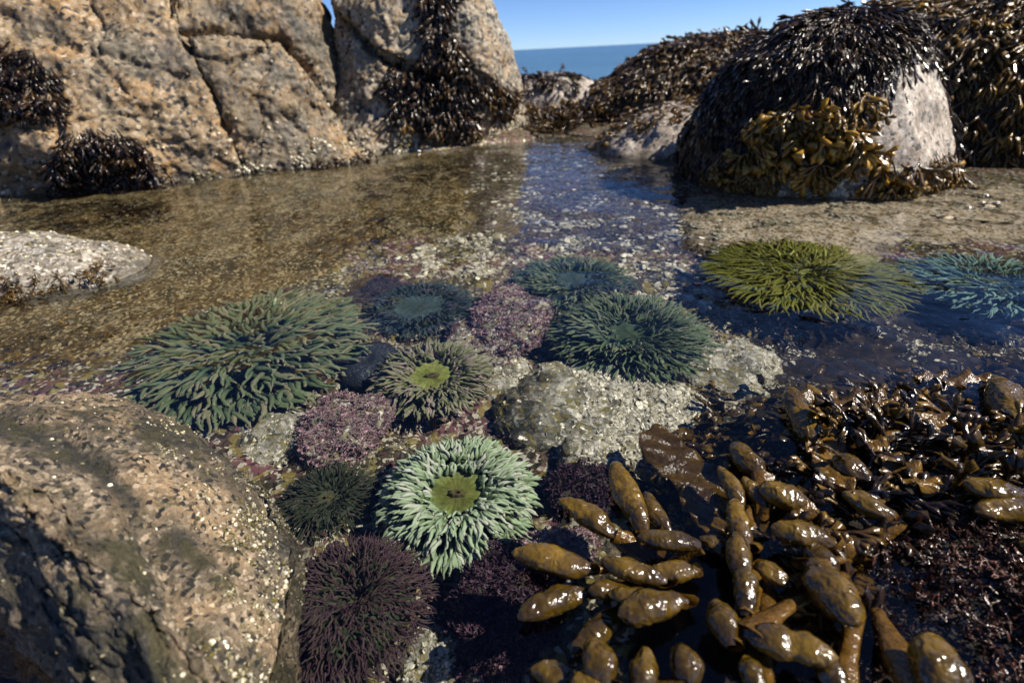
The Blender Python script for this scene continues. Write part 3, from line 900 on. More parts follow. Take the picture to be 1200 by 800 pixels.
# cap of the boulder: bare stone shows lower right and along the foot
bare = [(1005, 125), (1040, 95), (1075, 60), (1110, 75), (1150, 130), (1150, 185), (1090, 180), (1078, 205), (1045, 200), (1005, 185)]
bare2 = [(915, 205), (955, 185), (1065, 200), (1085, 250), (890, 250)]
bare3 = [(790, 225), (800, 150), (835, 150), (860, 200), (905, 215), (905, 260), (780, 260)]
def bmask(c, n):
    a = pxmask(bare, 7, True)(c, n) * pxmask(bare2, 6, True, seed=3)(c, n) * (pxmask(bare3, 8, True, seed=7)(c, n) * .8 + .2)
    back = ((EYE - c) * n).sum(1) < -.15
    return a * np.where(back, .35, 1.0)
def bgold(P, N):
    x, y = project(P)
    m = in_poly(x + 16 * fbm(P, 10, 3), y + 16 * fbm(P, 10, 3, .5, 3.), [(880, 170), (905, 120), (960, 105), (1010, 125), (1040, 160), (1110, 180), (1120, 235), (1010, 215), (930, 200), (850, 240), (830, 200)])
    return m * (.35 + .5 * fbm(P, 25, 2)) + .06 + .14 * fbm(P, 22, 2)
P, N = surface_points('B', 8800, bmask, 1)
hang_fronds('rockweed_cap', P, N, M['rockweed'], 'thick cap of dark hanging rockweed over the boulder right of the channel', (.05, .10), bgold, .07, .22, FS, 1, wid=.62, floor=-.005, avoid=(bare, bare2))
def m1gold(P, N): return .16 + .22 * fbm(P, 9, 3)
P, N = surface_points('M1', 3700, lambda c, n: (c[:, 2] > -.02) * np.where(((EYE - c) * n).sum(1) > -.1, 1, .15), 2)
hang_fronds('rockweed_blanket', P, N, M['rockweed'], 'dark brown rockweed blanket over the low mound beside the sea gap', (.08, .14), m1gold, .25, .35, FS, 2, down=1.0, wid=.85, floor=-.005)
P, N = surface_points('M2', 4600, lambda c, n: (c[:, 2] > -.02) * np.where(((EYE - c) * n).sum(1) > -.1, 1, .1), 3)
hang_fronds('rockweed_carpet', P, N, M['rockweed'], 'brown and olive rockweed carpet over the broad ledge at the right edge', (.08, .14), lambda P, N: .36 + .6 * fbm(P, 6, 3), .22, .34, FS, 3, down=1.0, wid=.8, floor=-.005)
# golden tufts on the boulder, each a thing
tufts = [(905, 150, .09), (890, 175, .11), (925, 168, .12), (955, 140, .12), (985, 150, .11), (1000, 175, .11), (1030, 190, .12), (870, 210, .10), (900, 215, .08),
         (960, 185, .11), (1060, 200, .11), (1085, 215, .10), (930, 125, .10), (1110, 205, .11), (855, 190, .08), (1010, 120, .09), (980, 125, .09), (1040, 215, .10)]
Vb, Qb, Nb, _o = ROCK['B']
bxp, byp = project(Vb)
visb = ((EYE - Vb) * Nb).sum(1) > 0
for k, (px, py, s) in enumerate(tufts):
    i = np.argmin(np.where(visb, np.hypot(bxp - px, byp - py), 1e9))
    r = np.random.default_rng(100 + k)
    P = Vb[i] + r.normal(size=(26, 3)) * .013
    N = np.tile(Nb[i], (26, 1))
    o = hang_fronds('rockweed_tuft', P, N, M['rockweed'], 'golden tuft of rockweed hanging low on the weedy boulder', (s * .7, s * .95), lambda P, N: .35 + .65 * r.uniform(size=len(P)), .55, .35, FT + FB[:3], 50 + k, kind=None, group='golden rockweed tufts on the boulder', wid=1.15, floor=-.005)
# weed clumps on the left outcrop
def clump(key, poly, n, label, size, gold=.05, seed=0, lift=.4, down=1.0, jit=6, tm=None, kind='stuff', wid=1.0, spread=.4):
    P, N = surface_points(key, n, pxmask(poly, jit, seed=seed), seed)
    return hang_fronds('weed_clump', P, N, M['rockweed'], label, size, lambda P, N: gold + .2 * fbm(P, 20, 2), lift, spread, tm or FS, seed + 60, kind=kind, down=down, floor=-.01, wid=wid)
clump('L', [(-60, 45), (30, 55), (62, 80), (70, 110), (55, 135), (10, 128), (-60, 125)], 420, 'black weed clump high at the left edge of the outcrop', (.06, .10), 0, 10, kind=None)
clump('L', [(60, 225), (55, 180), (80, 155), (130, 145), (160, 165), (200, 205), (215, 235), (60, 245)], 650, 'black weed clump at the waterline low on the outcrop', (.06, .10), 0.02, 11, kind=None)
clump('L', [(260, 215), (275, 200), (300, 196), (330, 205), (330, 215)], 60, 'little dark weed tuft at the foot of the long crack', (.04, .07), .02, 12, kind=None)
clump('L', [(366, 205), (375, 188), (400, 180), (440, 182), (445, 205)], 110, 'small dark weed cushion at the waterline where the two blocks meet', (.05, .08), .06, 13)
clump('C', [(495, -20), (528, -20), (525, 30), (540, 60), (553, 90), (556, 120), (560, 160), (545, 170), (535, 150), (500, 150), (460, 140), (448, 95), (455, 75), (490, 75), (500, 40)], 900, 'long dark weed curtain draped down the face of the leaning grey block', (.08, .13), .04, 14, lift=.3, down=1.4, kind=None)
clump('C', [(555, 95), (575, 85), (600, 100), (608, 115), (590, 128), (570, 118)], 130, 'olive weed patch near the right edge of the leaning grey block', (.08, .12), .12, 15)
clump('C', [(420, 215), (425, 190), (470, 184), (540, 172), (610, 160), (640, 150), (640, 175), (540, 200)], 260, 'thin fringe of brown weed along the waterline under the leaning block', (.05, .08), .1, 16)
clump('F', [(600, 70), (680, 70), (672, 95), (650, 100), (600, 100)], 120, 'dark weed cap on the small far rock in the gap', (.12, .16), .05, 17)
# weed at the head of the channel
r = np.random.default_rng(5)
cx = r.uniform(.15, .75, 420); cy = r.uniform(3.35, 3.95, 420)
P = np.stack([cx, cy, bed_h(cx, cy)], -1)
keep = P[:, 2] > -.05
P = P[keep]
N = np.tile([0, 0, 1.0], (len(P), 1)) + r.normal(size=(len(P), 3)) * .2
hang_fronds('channel_weed', P, nrm(N), M['rockweed'], 'brown weed mat closing the far end of the channel', (.08, .13), lambda P, N: .15 + .2 * fbm(P, 9, 2), .6, .6, FS, 71, down=0)
P, N = surface_points('P', 160, pxmask([(690, 165), (720, 140), (770, 125), (810, 118), (812, 132), (760, 150), (700, 172)], 6, seed=4), 18)
hang_fronds('edge_weed', P, N, M['rockweed'], 'scattered rockweed sprigs along the top of the pale sloping rock', (.05, .08), lambda P, N: .3 + .3 * fbm(P, 9, 2), .5, .6, FS, 72, down=.6, kind='stuff')
# yellow green crust along the near side of the low rock
P, N = surface_points('LR', 150, pxmask([(-20, 325), (60, 320), (130, 305), (140, 325), (60, 345), (0, 365), (-40, 360)], 6, seed=6, mz=-.02), 19)
hang_fronds('rock_fringe', P, N, M['rockweed'], 'yellow green weed fringe along the foot of the low pale rock', (.015, .03), lambda P, N: .25 + .4 * fbm(P, 30, 2), .6, .7, FS, 73, down=.6, kind='stuff')
P, N = surface_points('LR', 140, pxmask([(-60, 345), (40, 350), (60, 380), (0, 410), (-60, 410)], 6, seed=6, mz=-.2), 20)
hang_fronds('brown_weed', P, N, M['rockweed'], 'submerged brown weed below the low pale rock at the left edge', (.04, .07), lambda P, N: .3 + .3 * fbm(P, 30, 2), .6, .7, FS, 74, down=.3, kind='stuff')

for k, (poly, n_, lab) in enumerate([([(0, 240), (200, 235), (190, 262), (60, 268), (0, 262)], 220, 'dark sunken weed below the waterline clump at the left'),
        ([(330, 250), (470, 262), (440, 300), (340, 290)], 160, 'olive sunken weed patch in the middle of the brown shallows'),
        ([(10, 395), (120, 370), (150, 400), (40, 440), (0, 440)], 170, 'amber sunken weed between the low pale rock and the near rock'),
        ([(400, 205), (540, 190), (560, 215), (430, 232)], 160, 'dark sunken weed at the foot of the leaning grey block')]):
    r = np.random.default_rng(300 + k)
    xs_, ys_ = zip(*poly)
    qx, qy = r.uniform(min(xs_), max(xs_), 3000), r.uniform(min(ys_), max(ys_), 3000)
    m = in_poly(qx, qy, poly)
    pts = np.array([bed_point(a_, b_) for a_, b_ in zip(qx[m][:n_], qy[m][:n_])])
    pts = pts[fbm(pts, 7, 2) > -.12]
    hang_fronds('sunken_weed', pts, nrm(np.tile([0, 0, 1.0], (len(pts), 1)) + .3 * r.normal(size=(len(pts), 3))), M['rockweed'], lab, ((.05, .09), (.05, .09), (.018, .034), (.05, .09))[k],
                lambda P, N, k=k: (.1, .4, .35, .1)[k] + .3 * fbm(P, 9, 2), .25, .6, FS, 310 + k, down=0, wid=.9)

# ================================================================== CHIPS, BARNACLES, GRAVEL
def chip_template(seed):
    r = np.random.default_rng(seed)
    V, Q = ico(1)
    V = V.copy() * np.array([1, r.uniform(.5, .9), r.uniform(.2, .4)]) * r.uniform(.65, 1.2, (len(V), 1))
    return V, Q, np.full(len(V), .8)
def barnacle_template(seed):
    r = np.random.default_rng(seed)
    a = np.arange(5) / 5 * 2 * math.pi
    rings = []
    for rad, z in ((1, 0), (.75, .45), (.45, .8), (.28, .78), (.2, .5)):
        rr = rad * (1 + .15 * r.normal(size=5))
        rings.append(np.stack([np.cos(a) * rr, np.sin(a) * rr, np.full(5, z)], -1))
    V = np.concatenate(rings)
    Qd = grid_faces(5, 5, True)
    Q = np.concatenate([Qd[:, [0, 1, 2]], Qd[:, [0, 2, 3]]])
    return V, Q, np.repeat([.3, .8, 1, .2, 0], 5)
CH = [chip_template(s) for s in range(5)]
BA = [barnacle_template(s) for s in range(3)]
def scatter(name, P, N, label, size, mat='chips', tm=CH, hue=.5, seed=0, sink=0.0, tilt=.6):
    r = np.random.default_rng(seed)
    n = len(P)
    z = nrm(N + tilt * r.normal(size=(n, 3)))
    R = frames(z, r.normal(size=(n, 3)))
    S = r.uniform(size[0], size[1], n) * r.uniform(.6, 1.3, n)
    b = np.clip(hue + .33 * r.normal(size=n), 0, 1)
    V, Q, T = instance_join(tm, r.integers(0, len(tm), n), P - N * sink, R, S, r.uniform(size=n), b)
    o = mesh_obj(name, V, Q, M[mat], T, origin=P.mean(0), smooth=False)
    return tagit(o, label, 'shells', None, 'stuff')
def bed_scatter(poly, n, seed=0, dens=None):
    r = np.random.default_rng(seed)
    xs_, ys_ = zip(*poly)
    out = []
    got = 0
    while got < n:
        px = r.uniform(min(xs_), max(xs_), 4000); py = r.uniform(min(ys_), max(ys_), 4000)
        m = in_poly(px, py, poly)
        px, py = px[m], py[m]
        d = fw[None] + ((px - 600) / F)[:, None] * rt - ((py - 400) / F)[:, None] * up
        p = EYE + ((-.13 - CAM_H) / d[:, 2])[:, None] * d
        q = fbm(p, 7, 3) + .35 * fbm(p, 26, 2)
        m = r.uniform(size=len(p)) < (0.05 + 2.4 * np.clip(q, 0, 1))
        p = p[m]
        p[:, 2] = bed_h(p[:, 0], p[:, 1])
        out.append(p); got += len(p)
    P = np.concatenate(out)[:n]
    e = .006
    hx = bed_h(P[:, 0] + e, P[:, 1]) - P[:, 2]; hy = bed_h(P[:, 0], P[:, 1] + e) - P[:, 2]
    return P, nrm(np.stack([-hx / e, -hy / e, np.ones(len(P))], -1))
near_poly = [(330, 480), (420, 330), (820, 330), (940, 440), (860, 560), (700, 640), (620, 800), (520, 830), (300, 830), (310, 600)]
P, N = bed_scatter(near_poly, 5200, 1)
scatter('shell_gravel', P, N, 'broken shells and gravel covering the floor of the near pool', (.0018, .0045), seed=1, hue=.42)
far_poly = [(560, 190), (700, 190), (800, 240), (860, 330), (820, 400), (430, 350), (540, 300)]
P, N = bed_scatter(far_poly, 3600, 2)
scatter('barnacle_patch', P, N, 'white shell and barnacle patches on the channel floor', (.005, .015), seed=2, hue=.85)
mid_poly = [(820, 400), (860, 350), (1000, 350), (1200, 400), (1240, 470), (950, 470), (860, 520), (800, 470)]
P, N = bed_scatter(mid_poly, 3000, 3)
scatter('deep_shell_gravel', P, N, 'pale and rusty shell bits on the deeper floor at right', (.002, .006), seed=3, hue=.4)
left_poly = [(-60, 430), (-60, 360), (200, 330), (240, 230), (560, 200), (520, 300), (420, 330), (300, 350), (150, 440)]
P, N = bed_scatter(left_poly, 4200, 4)
scatter('brown_gravel', P, N, 'amber gravel and shell bits in the brown shallows at left', (.002, .006), seed=4, hue=.12)
shelf_poly = [(805, 250), (1240, 235), (1240, 290), (1050, 300), (830, 325)]
P, N = bed_scatter(shelf_poly, 1600, 5)
scatter('shelf_barnacles', P, N, 'small barnacles on the pale underwater shelf in front of the boulder', (.004, .009), tm=BA, seed=5, hue=.45, tilt=.15)
for key, n, lab, sz in (('S1', 4200, 'pale shell chips crusting the broad middle stone', (.002, .0062)), ('S2', 500, 'shell chips on the small pale patched stone', (.002, .004)),
                        ('S4', 500, 'shell chips on the stone between the two anemones', (.002, .0045)), ('S3', 450, 'shell chips on the flat mottled stone', (.002, .004)),
                        ('S5', 500, 'shell chips on the pale stone at the bottom edge', (.002, .004)), ('S6', 700, 'shell chips on the stone right of the large anemone', (.002, .005))):
    P, N = surface_points(key, n, lambda c, n_: (n_[:, 2] > .1) * np.clip(.15 + 2.2 * (fbm(c, 22, 3) + .12 + .5 * np.clip((c[:, 0] - c[:, 0].mean()) / .1, -1, 1)), .02, 1), 30)
    scatter('shell_crust', P, N, lab, sz, seed=31, hue=.78, tilt=.5)
P, N = surface_points('FG', 4200, lambda c, n_: (c[:, 2] > -.12) * np.clip((in_poly(*project(c), [(150, 440), (300, 520), (370, 640), (350, 820), (190, 830), (200, 700), (230, 600), (180, 520)])) * 1.0 * (.05 + 2.4 * fbm(c, 20, 4, .65)) + .02, 0, 1), 40)
scatter('rock_barnacles', P, N, 'crust of tiny barnacles and chips on the right flank of the near rock', (.0010, .0026), tm=BA + CH, seed=41, hue=.18, tilt=.5)
P, N = surface_points('LR', 800, lambda c, n_: (c[:, 2] > -.02).astype(float), 42)
scatter('low_rock_barnacles', P, N, 'white barnacles speckling the low pale rock', (.002, .006), tm=BA, seed=43, hue=.3, tilt=.15)
P, N = surface_points('B', 600, pxmask(bare2, 8, seed=3), 44)
scatter('boulder_barnacles', P, N, 'barnacle cluster at the foot of the weedy boulder', (.004, .011), tm=BA, seed=45, hue=.7, tilt=.2)
for kk, key, lab in ((46, 'L', 'pale barnacles in the tide band at the foot of the tall outcrop'), (47, 'C', 'pale barnacles in the tide band at the foot of the leaning block')):
    P, N = surface_points(key, 1300, lambda c, n_: ((c[:, 2] > -.03) & (((EYE - c) * n_).sum(1) > 0)) * np.exp(-np.maximum(c[:, 2], 0) / .07) * np.clip(.4 + 2 * fbm(c, 7, 3), 0, 1), kk)
    scatter('tide_barnacles', P, N, lab, (.004, .010), tm=BA, seed=kk, hue=.45, tilt=.15)

# ================================================================== CORALLINE ALGAE
def sprig_template(seed, fat=.07):
    r = np.random.default_rng(seed)
    parts = []
    def br(p, d, L, w, t0, lev):
        n = 2
        s = np.linspace(0, 1, n)[:, None]
        q = p + d * L * s
        V, Q = tube(q[:, [1, 0, 2]], [w * .8, w * .9], [w * .7, w * .7], 3)
        V = V[:, [1, 0, 2]]
        parts.append((V, Q, np.repeat(t0 + .33 * np.linspace(0, 1, n), 3)))
        if lev:
            for _ in range(2 if lev > 1 else 3):
                br(q[-1], nrm(d + .75 * r.normal(size=3)), L * .75, w * .85, t0 + .33, lev - 1)
    br(np.zeros(3), np.array([0, 0, 1.0]), .38, fat, 0, 2)
    return merge(parts)
SP = [sprig_template(s) for s in range(5)]
def coral_mound(key, px, py, wpx, hpx, zc, thick, mat, n, size, hue, label, name='coralline_mound', level=5, off=0.):
    c = at(px, py, zc)
    sc_ = depth_of(c) / F
    rx = wpx * sc_ / 2
    sn = max(-nrm(ray(px, py))[2], .3)
    ry = hpx * sc_ / 2 / sn
    V, Q = rock_shape(np.zeros(3), (rx * .92, ry * .92, thick * .85), 0, level, .5 * min(rx, ry), 1.1 / min(rx, ry), .002, 110, (), 2.0, off)
    t = empty(name, (c[0], c[1], c[2] - thick * .5), label, 'algae')
    st = link('stone', make_mesh('stone', V, Q, None, M['crusted'] if mat == 'coralline' else M['granite_dark']), t)
    st.location = (0, 0, thick * .5)
    ROCK[key] = (V + c, Q, vnormals(V, Q), st)
    P, N = surface_points(key, n, lambda c_, n_: (n_[:, 2] > -.15).astype(float), 5)
    r = np.random.default_rng(6)
    R = frames(nrm(N + .4 * r.normal(size=(n, 3))), r.normal(size=(n, 3)))
    b = np.clip(hue + .5 * fbm(P, 40, 2) + .25 * r.normal(size=n), 0, 1)
    V, Q, T = instance_join(SP, r.integers(0, 5, n), P - N * .002, R, r.uniform(size[0], size[1], n), r.uniform(size=n), b)
    o = mesh_obj('branches', V, Q, M[mat], T, parent=t, origin=c)
    o['kind'] = 'stuff'
    return t
coral_mound('K1', 405, 500, 100, 70, -.12, .04, 'coralline', 1500, (.009, .016), .85, 'rounded pink coralline mound left of the two green anemones', off=51)
coral_mound('K2', 598, 372, 85, 70, -.13, .045, 'coralline', 1300, (.012, .022), .95, 'bright pink coralline tuft between the two dark far anemones', off=53)
coral_mound('K3', 590, 705, 125, 130, -.13, .05, 'coral_dark', 2000, (.010, .018), .35, 'dark purple coralline mound beside the bright green anemone and the rockweed', off=55)
coral_mound('K4', 695, 570, 100, 60, -.13, .035, 'coral_dark', 1000, (.010, .018), .3, 'dark purple coralline patch under the crusted middle stone', off=57)
coral_mound('K5', 655, 640, 90, 30, -.12, .025, 'coralline', 600, (.008, .014), .9, 'low whitish pink coralline crust above the first rockweed tips', off=59)
coral_mound('K6', 560, 410, 80, 90, -.145, .03, 'coralline', 700, (.009, .017), .55, 'ragged pink coralline growth right of the olive anemone', off=61)
coral_mound('K7', 440, 345, 90, 40, -.16, .03, 'coral_dark', 500, (.012, .02), .5, 'faint purple coralline growth behind the dark blue anemone', off=62)
coral_mound('K8', 575, 775, 80, 60, -.15, .03, 'coralline', 500, (.008, .014), .35, 'pinkish coralline crust at the bottom edge under the dark purple mound', off=63)

# ================================================================== ANEMONES
def tent_template(seed, curve=.5, taper=.35, k=6, n=7, fat=.085, flat=1.0, wav=.05):
    r = np.random.default_rng(seed)
    s = np.linspace(0, 1, n)
    a = curve * s ** 1.3 * (1 + .3 * r.normal())
    x = np.concatenate([[0], np.cumsum(np.sin(a[1:]) / (n - 1))])
    z = np.concatenate([[0], np.cumsum(np.cos(a[1:]) / (n - 1))])
    y = wav * np.sin(s * 4 + r.uniform(0, 6)); y -= y[0]
    w_ = fat * (1 - (1 - taper) * s) * (1 + .18 * np.sin(s * math.pi)); w_[-1] *= .35
    w_[-2] *= .9
    V, Q = tube(np.stack([y, x, z], -1), w_ * flat, w_, k)   # width along y
    V = V[:, [1, 0, 2]]
    Q = Q[:, ::-1]
    cap = np.array([[(n - 1) * k, (n - 1) * k + 1, (n - 1) * k + 2, (n - 1) * k + 3], [(n - 1) * k + 3, (n - 1) * k + 4, (n - 1) * k + 5, (n - 1) * k]])[:, ::-1] if k == 6 else np.zeros((0, 4), int)
    return V, np.concatenate([Q, cap]), np.repeat(s, k)
def rows_(total, r0, r1, lean0, lean1, L0, L1, rows=9):
    rr = np.linspace(r0, r1, rows)
    cnt = np.maximum((total * rr / rr.sum()).astype(int), 5)
    f = np.linspace(0, 1, rows)
    return [(int(c), float(q), float(lean0 + (lean1 - lean0) * t), float(L0 + (L1 - L0) * math.sin(t * math.pi * .6) / math.sin(math.pi * .6))) for c, q, t in zip(cnt, rr, f)]
def anemone(px, py, wpx, zc, label, tm_, rings, disc_r=.4, disc_m=None, col_m=None, height=.5, n_single=True, tilt=(0, 0), seed=0, mouth=True,
            group='sea anemones in the pool', squash=1.0, reach=1.0, lmul=1.0, bulge=.30, zmax=-.012, thick=.23, fat=(.85, 1.15)):
    """rings: (count, radius fraction, lean from the axis in degrees, length fraction)"""
    r = np.random.default_rng(seed)
    c = at(px, py, zc)
    R0 = wpx * depth_of(c) / F / 2
    t = empty('sea_anemone', (c[0], c[1], c[2] - height * R0), label, 'sea anemone', group)
    zup = height * R0
    tl = np.array(Matrix.Rotation(tilt[0], 3, 'X') @ Matrix.Rotation(tilt[1], 3, 'Y'))
    # column
    prof = [(.55, -height), (.60, -height * .6), (.64, -height * .25), (.66, -.06), (.60, 0.0), (disc_r * 1.12, .025), (disc_r, .0)]
    m = 40
    a = np.arange(m) / m * 2 * math.pi
    V = []
    for i, (rr, zz) in enumerate(prof):
        wob = 1 + .04 * np.sin(5 * a + seed) + .03 * np.sin(11 * a)
        V.append(np.stack([np.cos(a) * rr * R0 * wob, np.sin(a) * rr * R0 * wob * squash, np.full(m, zz * R0)], -1))
    V = np.concatenate(V) @ tl.T
    o = link('column', make_mesh('column', V, grid_faces(len(prof), m, True), None, col_m), t)
    o.location = (0, 0, zup)
    # oral disc
    if disc_m:
        m2, nr_ = 96, 12
        a = np.arange(m2) / m2 * 2 * math.pi
        V, T = [], []
        for i in range(nr_):
            f = i / (nr_ - 1)
            stripe = (np.sin(a * 24) * .5 + .5) * min(1, f * 2)
            z = (-.10 * (1 - f ** 2) * disc_r + .05 * disc_r * math.exp(-(f / .16) ** 2)) * R0 + stripe * .008 * R0
            z = z + .10 * R0 * disc_r * (np.sin(a * 3 + seed) + .6 * np.sin(a * 5 + 2 * seed)) * f * (1 - f)
            V.append(np.stack([np.cos(a) * f * disc_r * R0 * 1.02, np.sin(a) * f * disc_r * R0 * squash * 1.02, z + np.zeros(m2)], -1))
            T.append(np.stack([np.full(m2, f), stripe, np.zeros(m2)], -1))
        V = np.concatenate(V) @ tl.T
        o = link('oral_disc', make_mesh('oral_disc', V, grid_faces(nr_, m2, True), np.concatenate(T), disc_m), t)
        o.location = (0, 0, zup + .004 * R0)
        if mouth:
            m3 = 24
            a = np.arange(m3) / m3 * 2 * math.pi
            V = []
            for rr, zz in ((.30, .0), (.24, .03), (.16, .05), (.08, .03), (.02, -.05)):
                pl = 1 + .16 * np.sin(8 * a)
                V.append(np.stack([np.cos(a) * rr * disc_r * R0 * pl, np.sin(a) * rr * disc_r * R0 * .5 * pl, np.full(m3, zz * R0 - .04 * R0 * disc_r)], -1))
            o = link('mouth', make_mesh('mouth', np.concatenate(V) @ tl.T, grid_faces(5, m3, True), None, M['mouth']), t)
            o.location = (0, 0, zup + .006 * R0)
    mats = tm_['mat']
    pos, rot, scl = [], [], []
    for (cnt, rf, lean, lf) in rings:
        for q in range(cnt):
            an = (q + r.uniform(-.38, .38)) / cnt * 2 * math.pi + rf * 7
            an += .10 * math.sin(6 * an + rf * 25 + seed) + .05 * math.sin(13 * an - rf * 30)
            rr = (rf + r.normal() * .018) * R0
            le = math.radians(lean + r.normal() * 9)
            rad = np.array([math.cos(an), math.sin(an) * squash, 0]); radn = nrm(rad)
            # dome profile of the crown
            f = np.clip((rf - disc_r) / max(.68 - disc_r, .05), 0, 1)
            zz = (.03 + bulge * .5 * math.sin(f * math.pi) - .14 * max(0, f - .6)) * R0
            p = rad * rr + np.array([0, 0, zz])
            d = radn * math.sin(le) + np.array([0, 0, math.cos(le)])
            side = np.cross([0, 0, 1.0], radn)
            d = nrm(d + side * r.normal() * .30 + radn * r.normal() * .16)
            xx = nrm(radn * math.cos(le) - np.array([0, 0, math.sin(le)]) + side * r.normal() * .4)
            pos.append(tl @ p); rot.append(frames(tl @ d, tl @ xx)); 
            L = lf * R0 * lmul * (1 + r.normal() * .11)
            fw_ = r.uniform(fat[0], fat[1])
            scl.append((R0 * thick * fw_, R0 * thick * fw_, L))
    pos, rot, scl = np.array(pos), np.array(rot), np.array(scl)
    n = len(pos)
    tip = pos[:, 2] + np.maximum(rot[:, 2, 2], 0) * scl[:, 2]
    room = (zmax - zc) / max(np.percentile(tip, 98), 1e-4)
    fz = min(1.0, max(room, .12))
    pos[:, 2] *= fz
    L_ = scl[:, 2].copy()
    dz = rot[:, 2, 2]
    neck = np.where(dz > 0, dz * fz, dz)
    newz = nrm(np.stack([rot[:, 0, 2], rot[:, 1, 2], neck], -1) + 1e-5)
    rot = frames(newz, rot[:, :, 0])
    order = r.permutation(n); pos, rot, scl = pos[order], rot[order], scl[order]
    wh = r.integers(0, len(tm_['t']), n)
    if n_single:
        key = tm_['key']
        if key not in _tm: _tm[key] = [make_mesh('tentacle', Vt, Qt, np.stack([Tt, np.full(len(Tt), i / 5), np.zeros(len(Tt))], -1), mats) for i, (Vt, Qt, Tt) in enumerate(tm_['t'])]
        for i in range(min(n, 298)):
            o = bpy.data.objects.new('tentacle', _tm[key][wh[i]])
            sc.collection.objects.link(o)
            o.parent = t
            Rm = np.eye(4); Rm[:3, :3] = rot[i] * scl[i][None, :]; Rm[:3, 3] = pos[i] + [0, 0, zup]
            o.matrix_local = Matrix(Rm.tolist())
        if n > 298:
            V, Q, T = instance_join(tm_['t'], wh[298:], pos[298:], rot[298:], scl[298:], r.uniform(size=n - 298), r.uniform(size=n - 298))
            o = link('tentacle_fringe', make_mesh('tentacle_fringe', V, Q, T, mats), t)
            o.location = (0, 0, zup); o['kind'] = 'stuff'
    else:
        V, Q, T = instance_join(tm_['t'], wh, pos, rot, scl, r.uniform(size=n), r.uniform(size=n))
        o = link('tentacle_fringe', make_mesh('tentacle_fringe', V, Q, T, mats), t)
        o.location = (0, 0, zup); o['kind'] = 'stuff'
    return t
_tm = {}
B = NB('mouth'); M['mouth'] = B.end(B.pbr((0.09, 0.075, 0.03), .6, spec=.1))
M['col_dark'] = column_material('column_dark', (0.03, 0.04, 0.022), (0.09, 0.11, 0.06))
def tset(key, mat, seeds, **kw):
    return {'key': key, 'mat': mat, 't': [tent_template(s, **kw) for s in range(seeds, seeds + 5)]}
mint = tentacle_material('tentacle_mint', (0.16, 0.22, 0.08), (0.56, 0.72, 0.43), (0.80, 0.86, 0.68), (0.72, 0.70, 0.60))
olive = tentacle_material('tentacle_olive', (0.10, 0.12, 0.05), (0.36, 0.37, 0.20), (0.52, 0.44, 0.36), (0.40, 0.30, 0.30))
grey = tentacle_material('tentacle_greygreen', (0.04, 0.085, 0.05), (0.20, 0.28, 0.15), (0.44, 0.42, 0.30), (0.32, 0.32, 0.22))
dkblue = tentacle_material('tentacle_dusky', (0.03, 0.05, 0.045), (0.085, 0.13, 0.12), (0.19, 0.20, 0.19), (0.13, 0.12, 0.15))
darkg = tentacle_material('tentacle_darkgreen', (0.03, 0.04, 0.02), (0.075, 0.09, 0.05), (0.20, 0.19, 0.13), (0.10, 0.08, 0.07))
purple = tentacle_material('tentacle_purple', (0.035, 0.02, 0.024), (0.13, 0.075, 0.09), (0.38, 0.25, 0.30), (0.11, 0.09, 0.06))
green = tentacle_material('tentacle_bluegreen', (0.04, 0.08, 0.045), (0.18, 0.24, 0.125), (0.48, 0.42, 0.32), (0.30, 0.26, 0.16))
yellow = tentacle_material('tentacle_yellowgreen', (0.09, 0.12, 0.015), (0.28, 0.28, 0.055), (0.52, 0.42, 0.20), (0.20, 0.21, 0.05))
turq = tentacle_material('tentacle_turquoise', (0.08, 0.17, 0.13), (0.30, 0.48, 0.38), (0.46, 0.60, 0.50), None)
d_mint = disc_material('disc_mint', (0.13, 0.13, 0.035), (0.19, 0.215, 0.05), (0.30, 0.38, 0.16))
d_olive = disc_material('disc_olive', (0.19, 0.20, 0.045), (0.27, 0.30, 0.075), (0.33, 0.34, 0.16))
d_grey = disc_material('disc_greygreen', (0.05, 0.075, 0.04), (0.065, 0.105, 0.05), (0.09, 0.13, 0.065))
d_blue = disc_material('disc_dusky', (0.05, 0.07, 0.06), (0.06, 0.095, 0.085), (0.09, 0.13, 0.12))
d_dark = disc_material('disc_dark', (0.11, 0.09, 0.05), (0.075, 0.095, 0.055), (0.05, 0.06, 0.035))

anemone(536, 577, 198, -.085, 'bright pale mint green sea anemone with an open olive disc, front centre of the pool',
        tset('mint', mint, 0, curve=.55, fat=.105, taper=.55), rows_(1000, .31, .80, 5, 108, .13, .20, 15),
        disc_r=.36, disc_m=d_mint, col_m=M['col_dark'], height=.55, seed=1, tilt=(.10, 0))
anemone(506, 439, 142, -.105, 'olive sea anemone with a yellow green disc, behind the mint green one',
        tset('olive', olive, 10, curve=.5, fat=.12, taper=.4), rows_(600, .37, .78, 10, 95, .16, .26, 9),
        disc_r=.42, disc_m=d_olive, col_m=M['col_dark'], height=.5, seed=2, tilt=(.10, 0))
anemone(738, 390, 178, -.105, 'large grey green sea anemone with long pointed tentacles above the crusted middle stone',
        tset('grey', grey, 20, curve=.45, fat=.085, taper=.38, n=8, wav=.09), rows_(860, .26, .80, 0, 88, .18, .30, 12),
        disc_r=.34, disc_m=d_grey, col_m=M['col_dark'], height=.45, seed=3, bulge=.4, tilt=(.12, 0), mouth=False)
anemone(672, 328, 150, -.12, 'dull grey green sea anemone farthest back, partly behind the large grey green one',
        tset('grey2', grey, 24, curve=.3, fat=.075, taper=.2), rows_(560, .28, .78, 8, 90, .18, .28, 10),
        disc_r=.34, disc_m=d_blue, col_m=M['col_dark'], height=.4, seed=4, n_single=False, mouth=False)
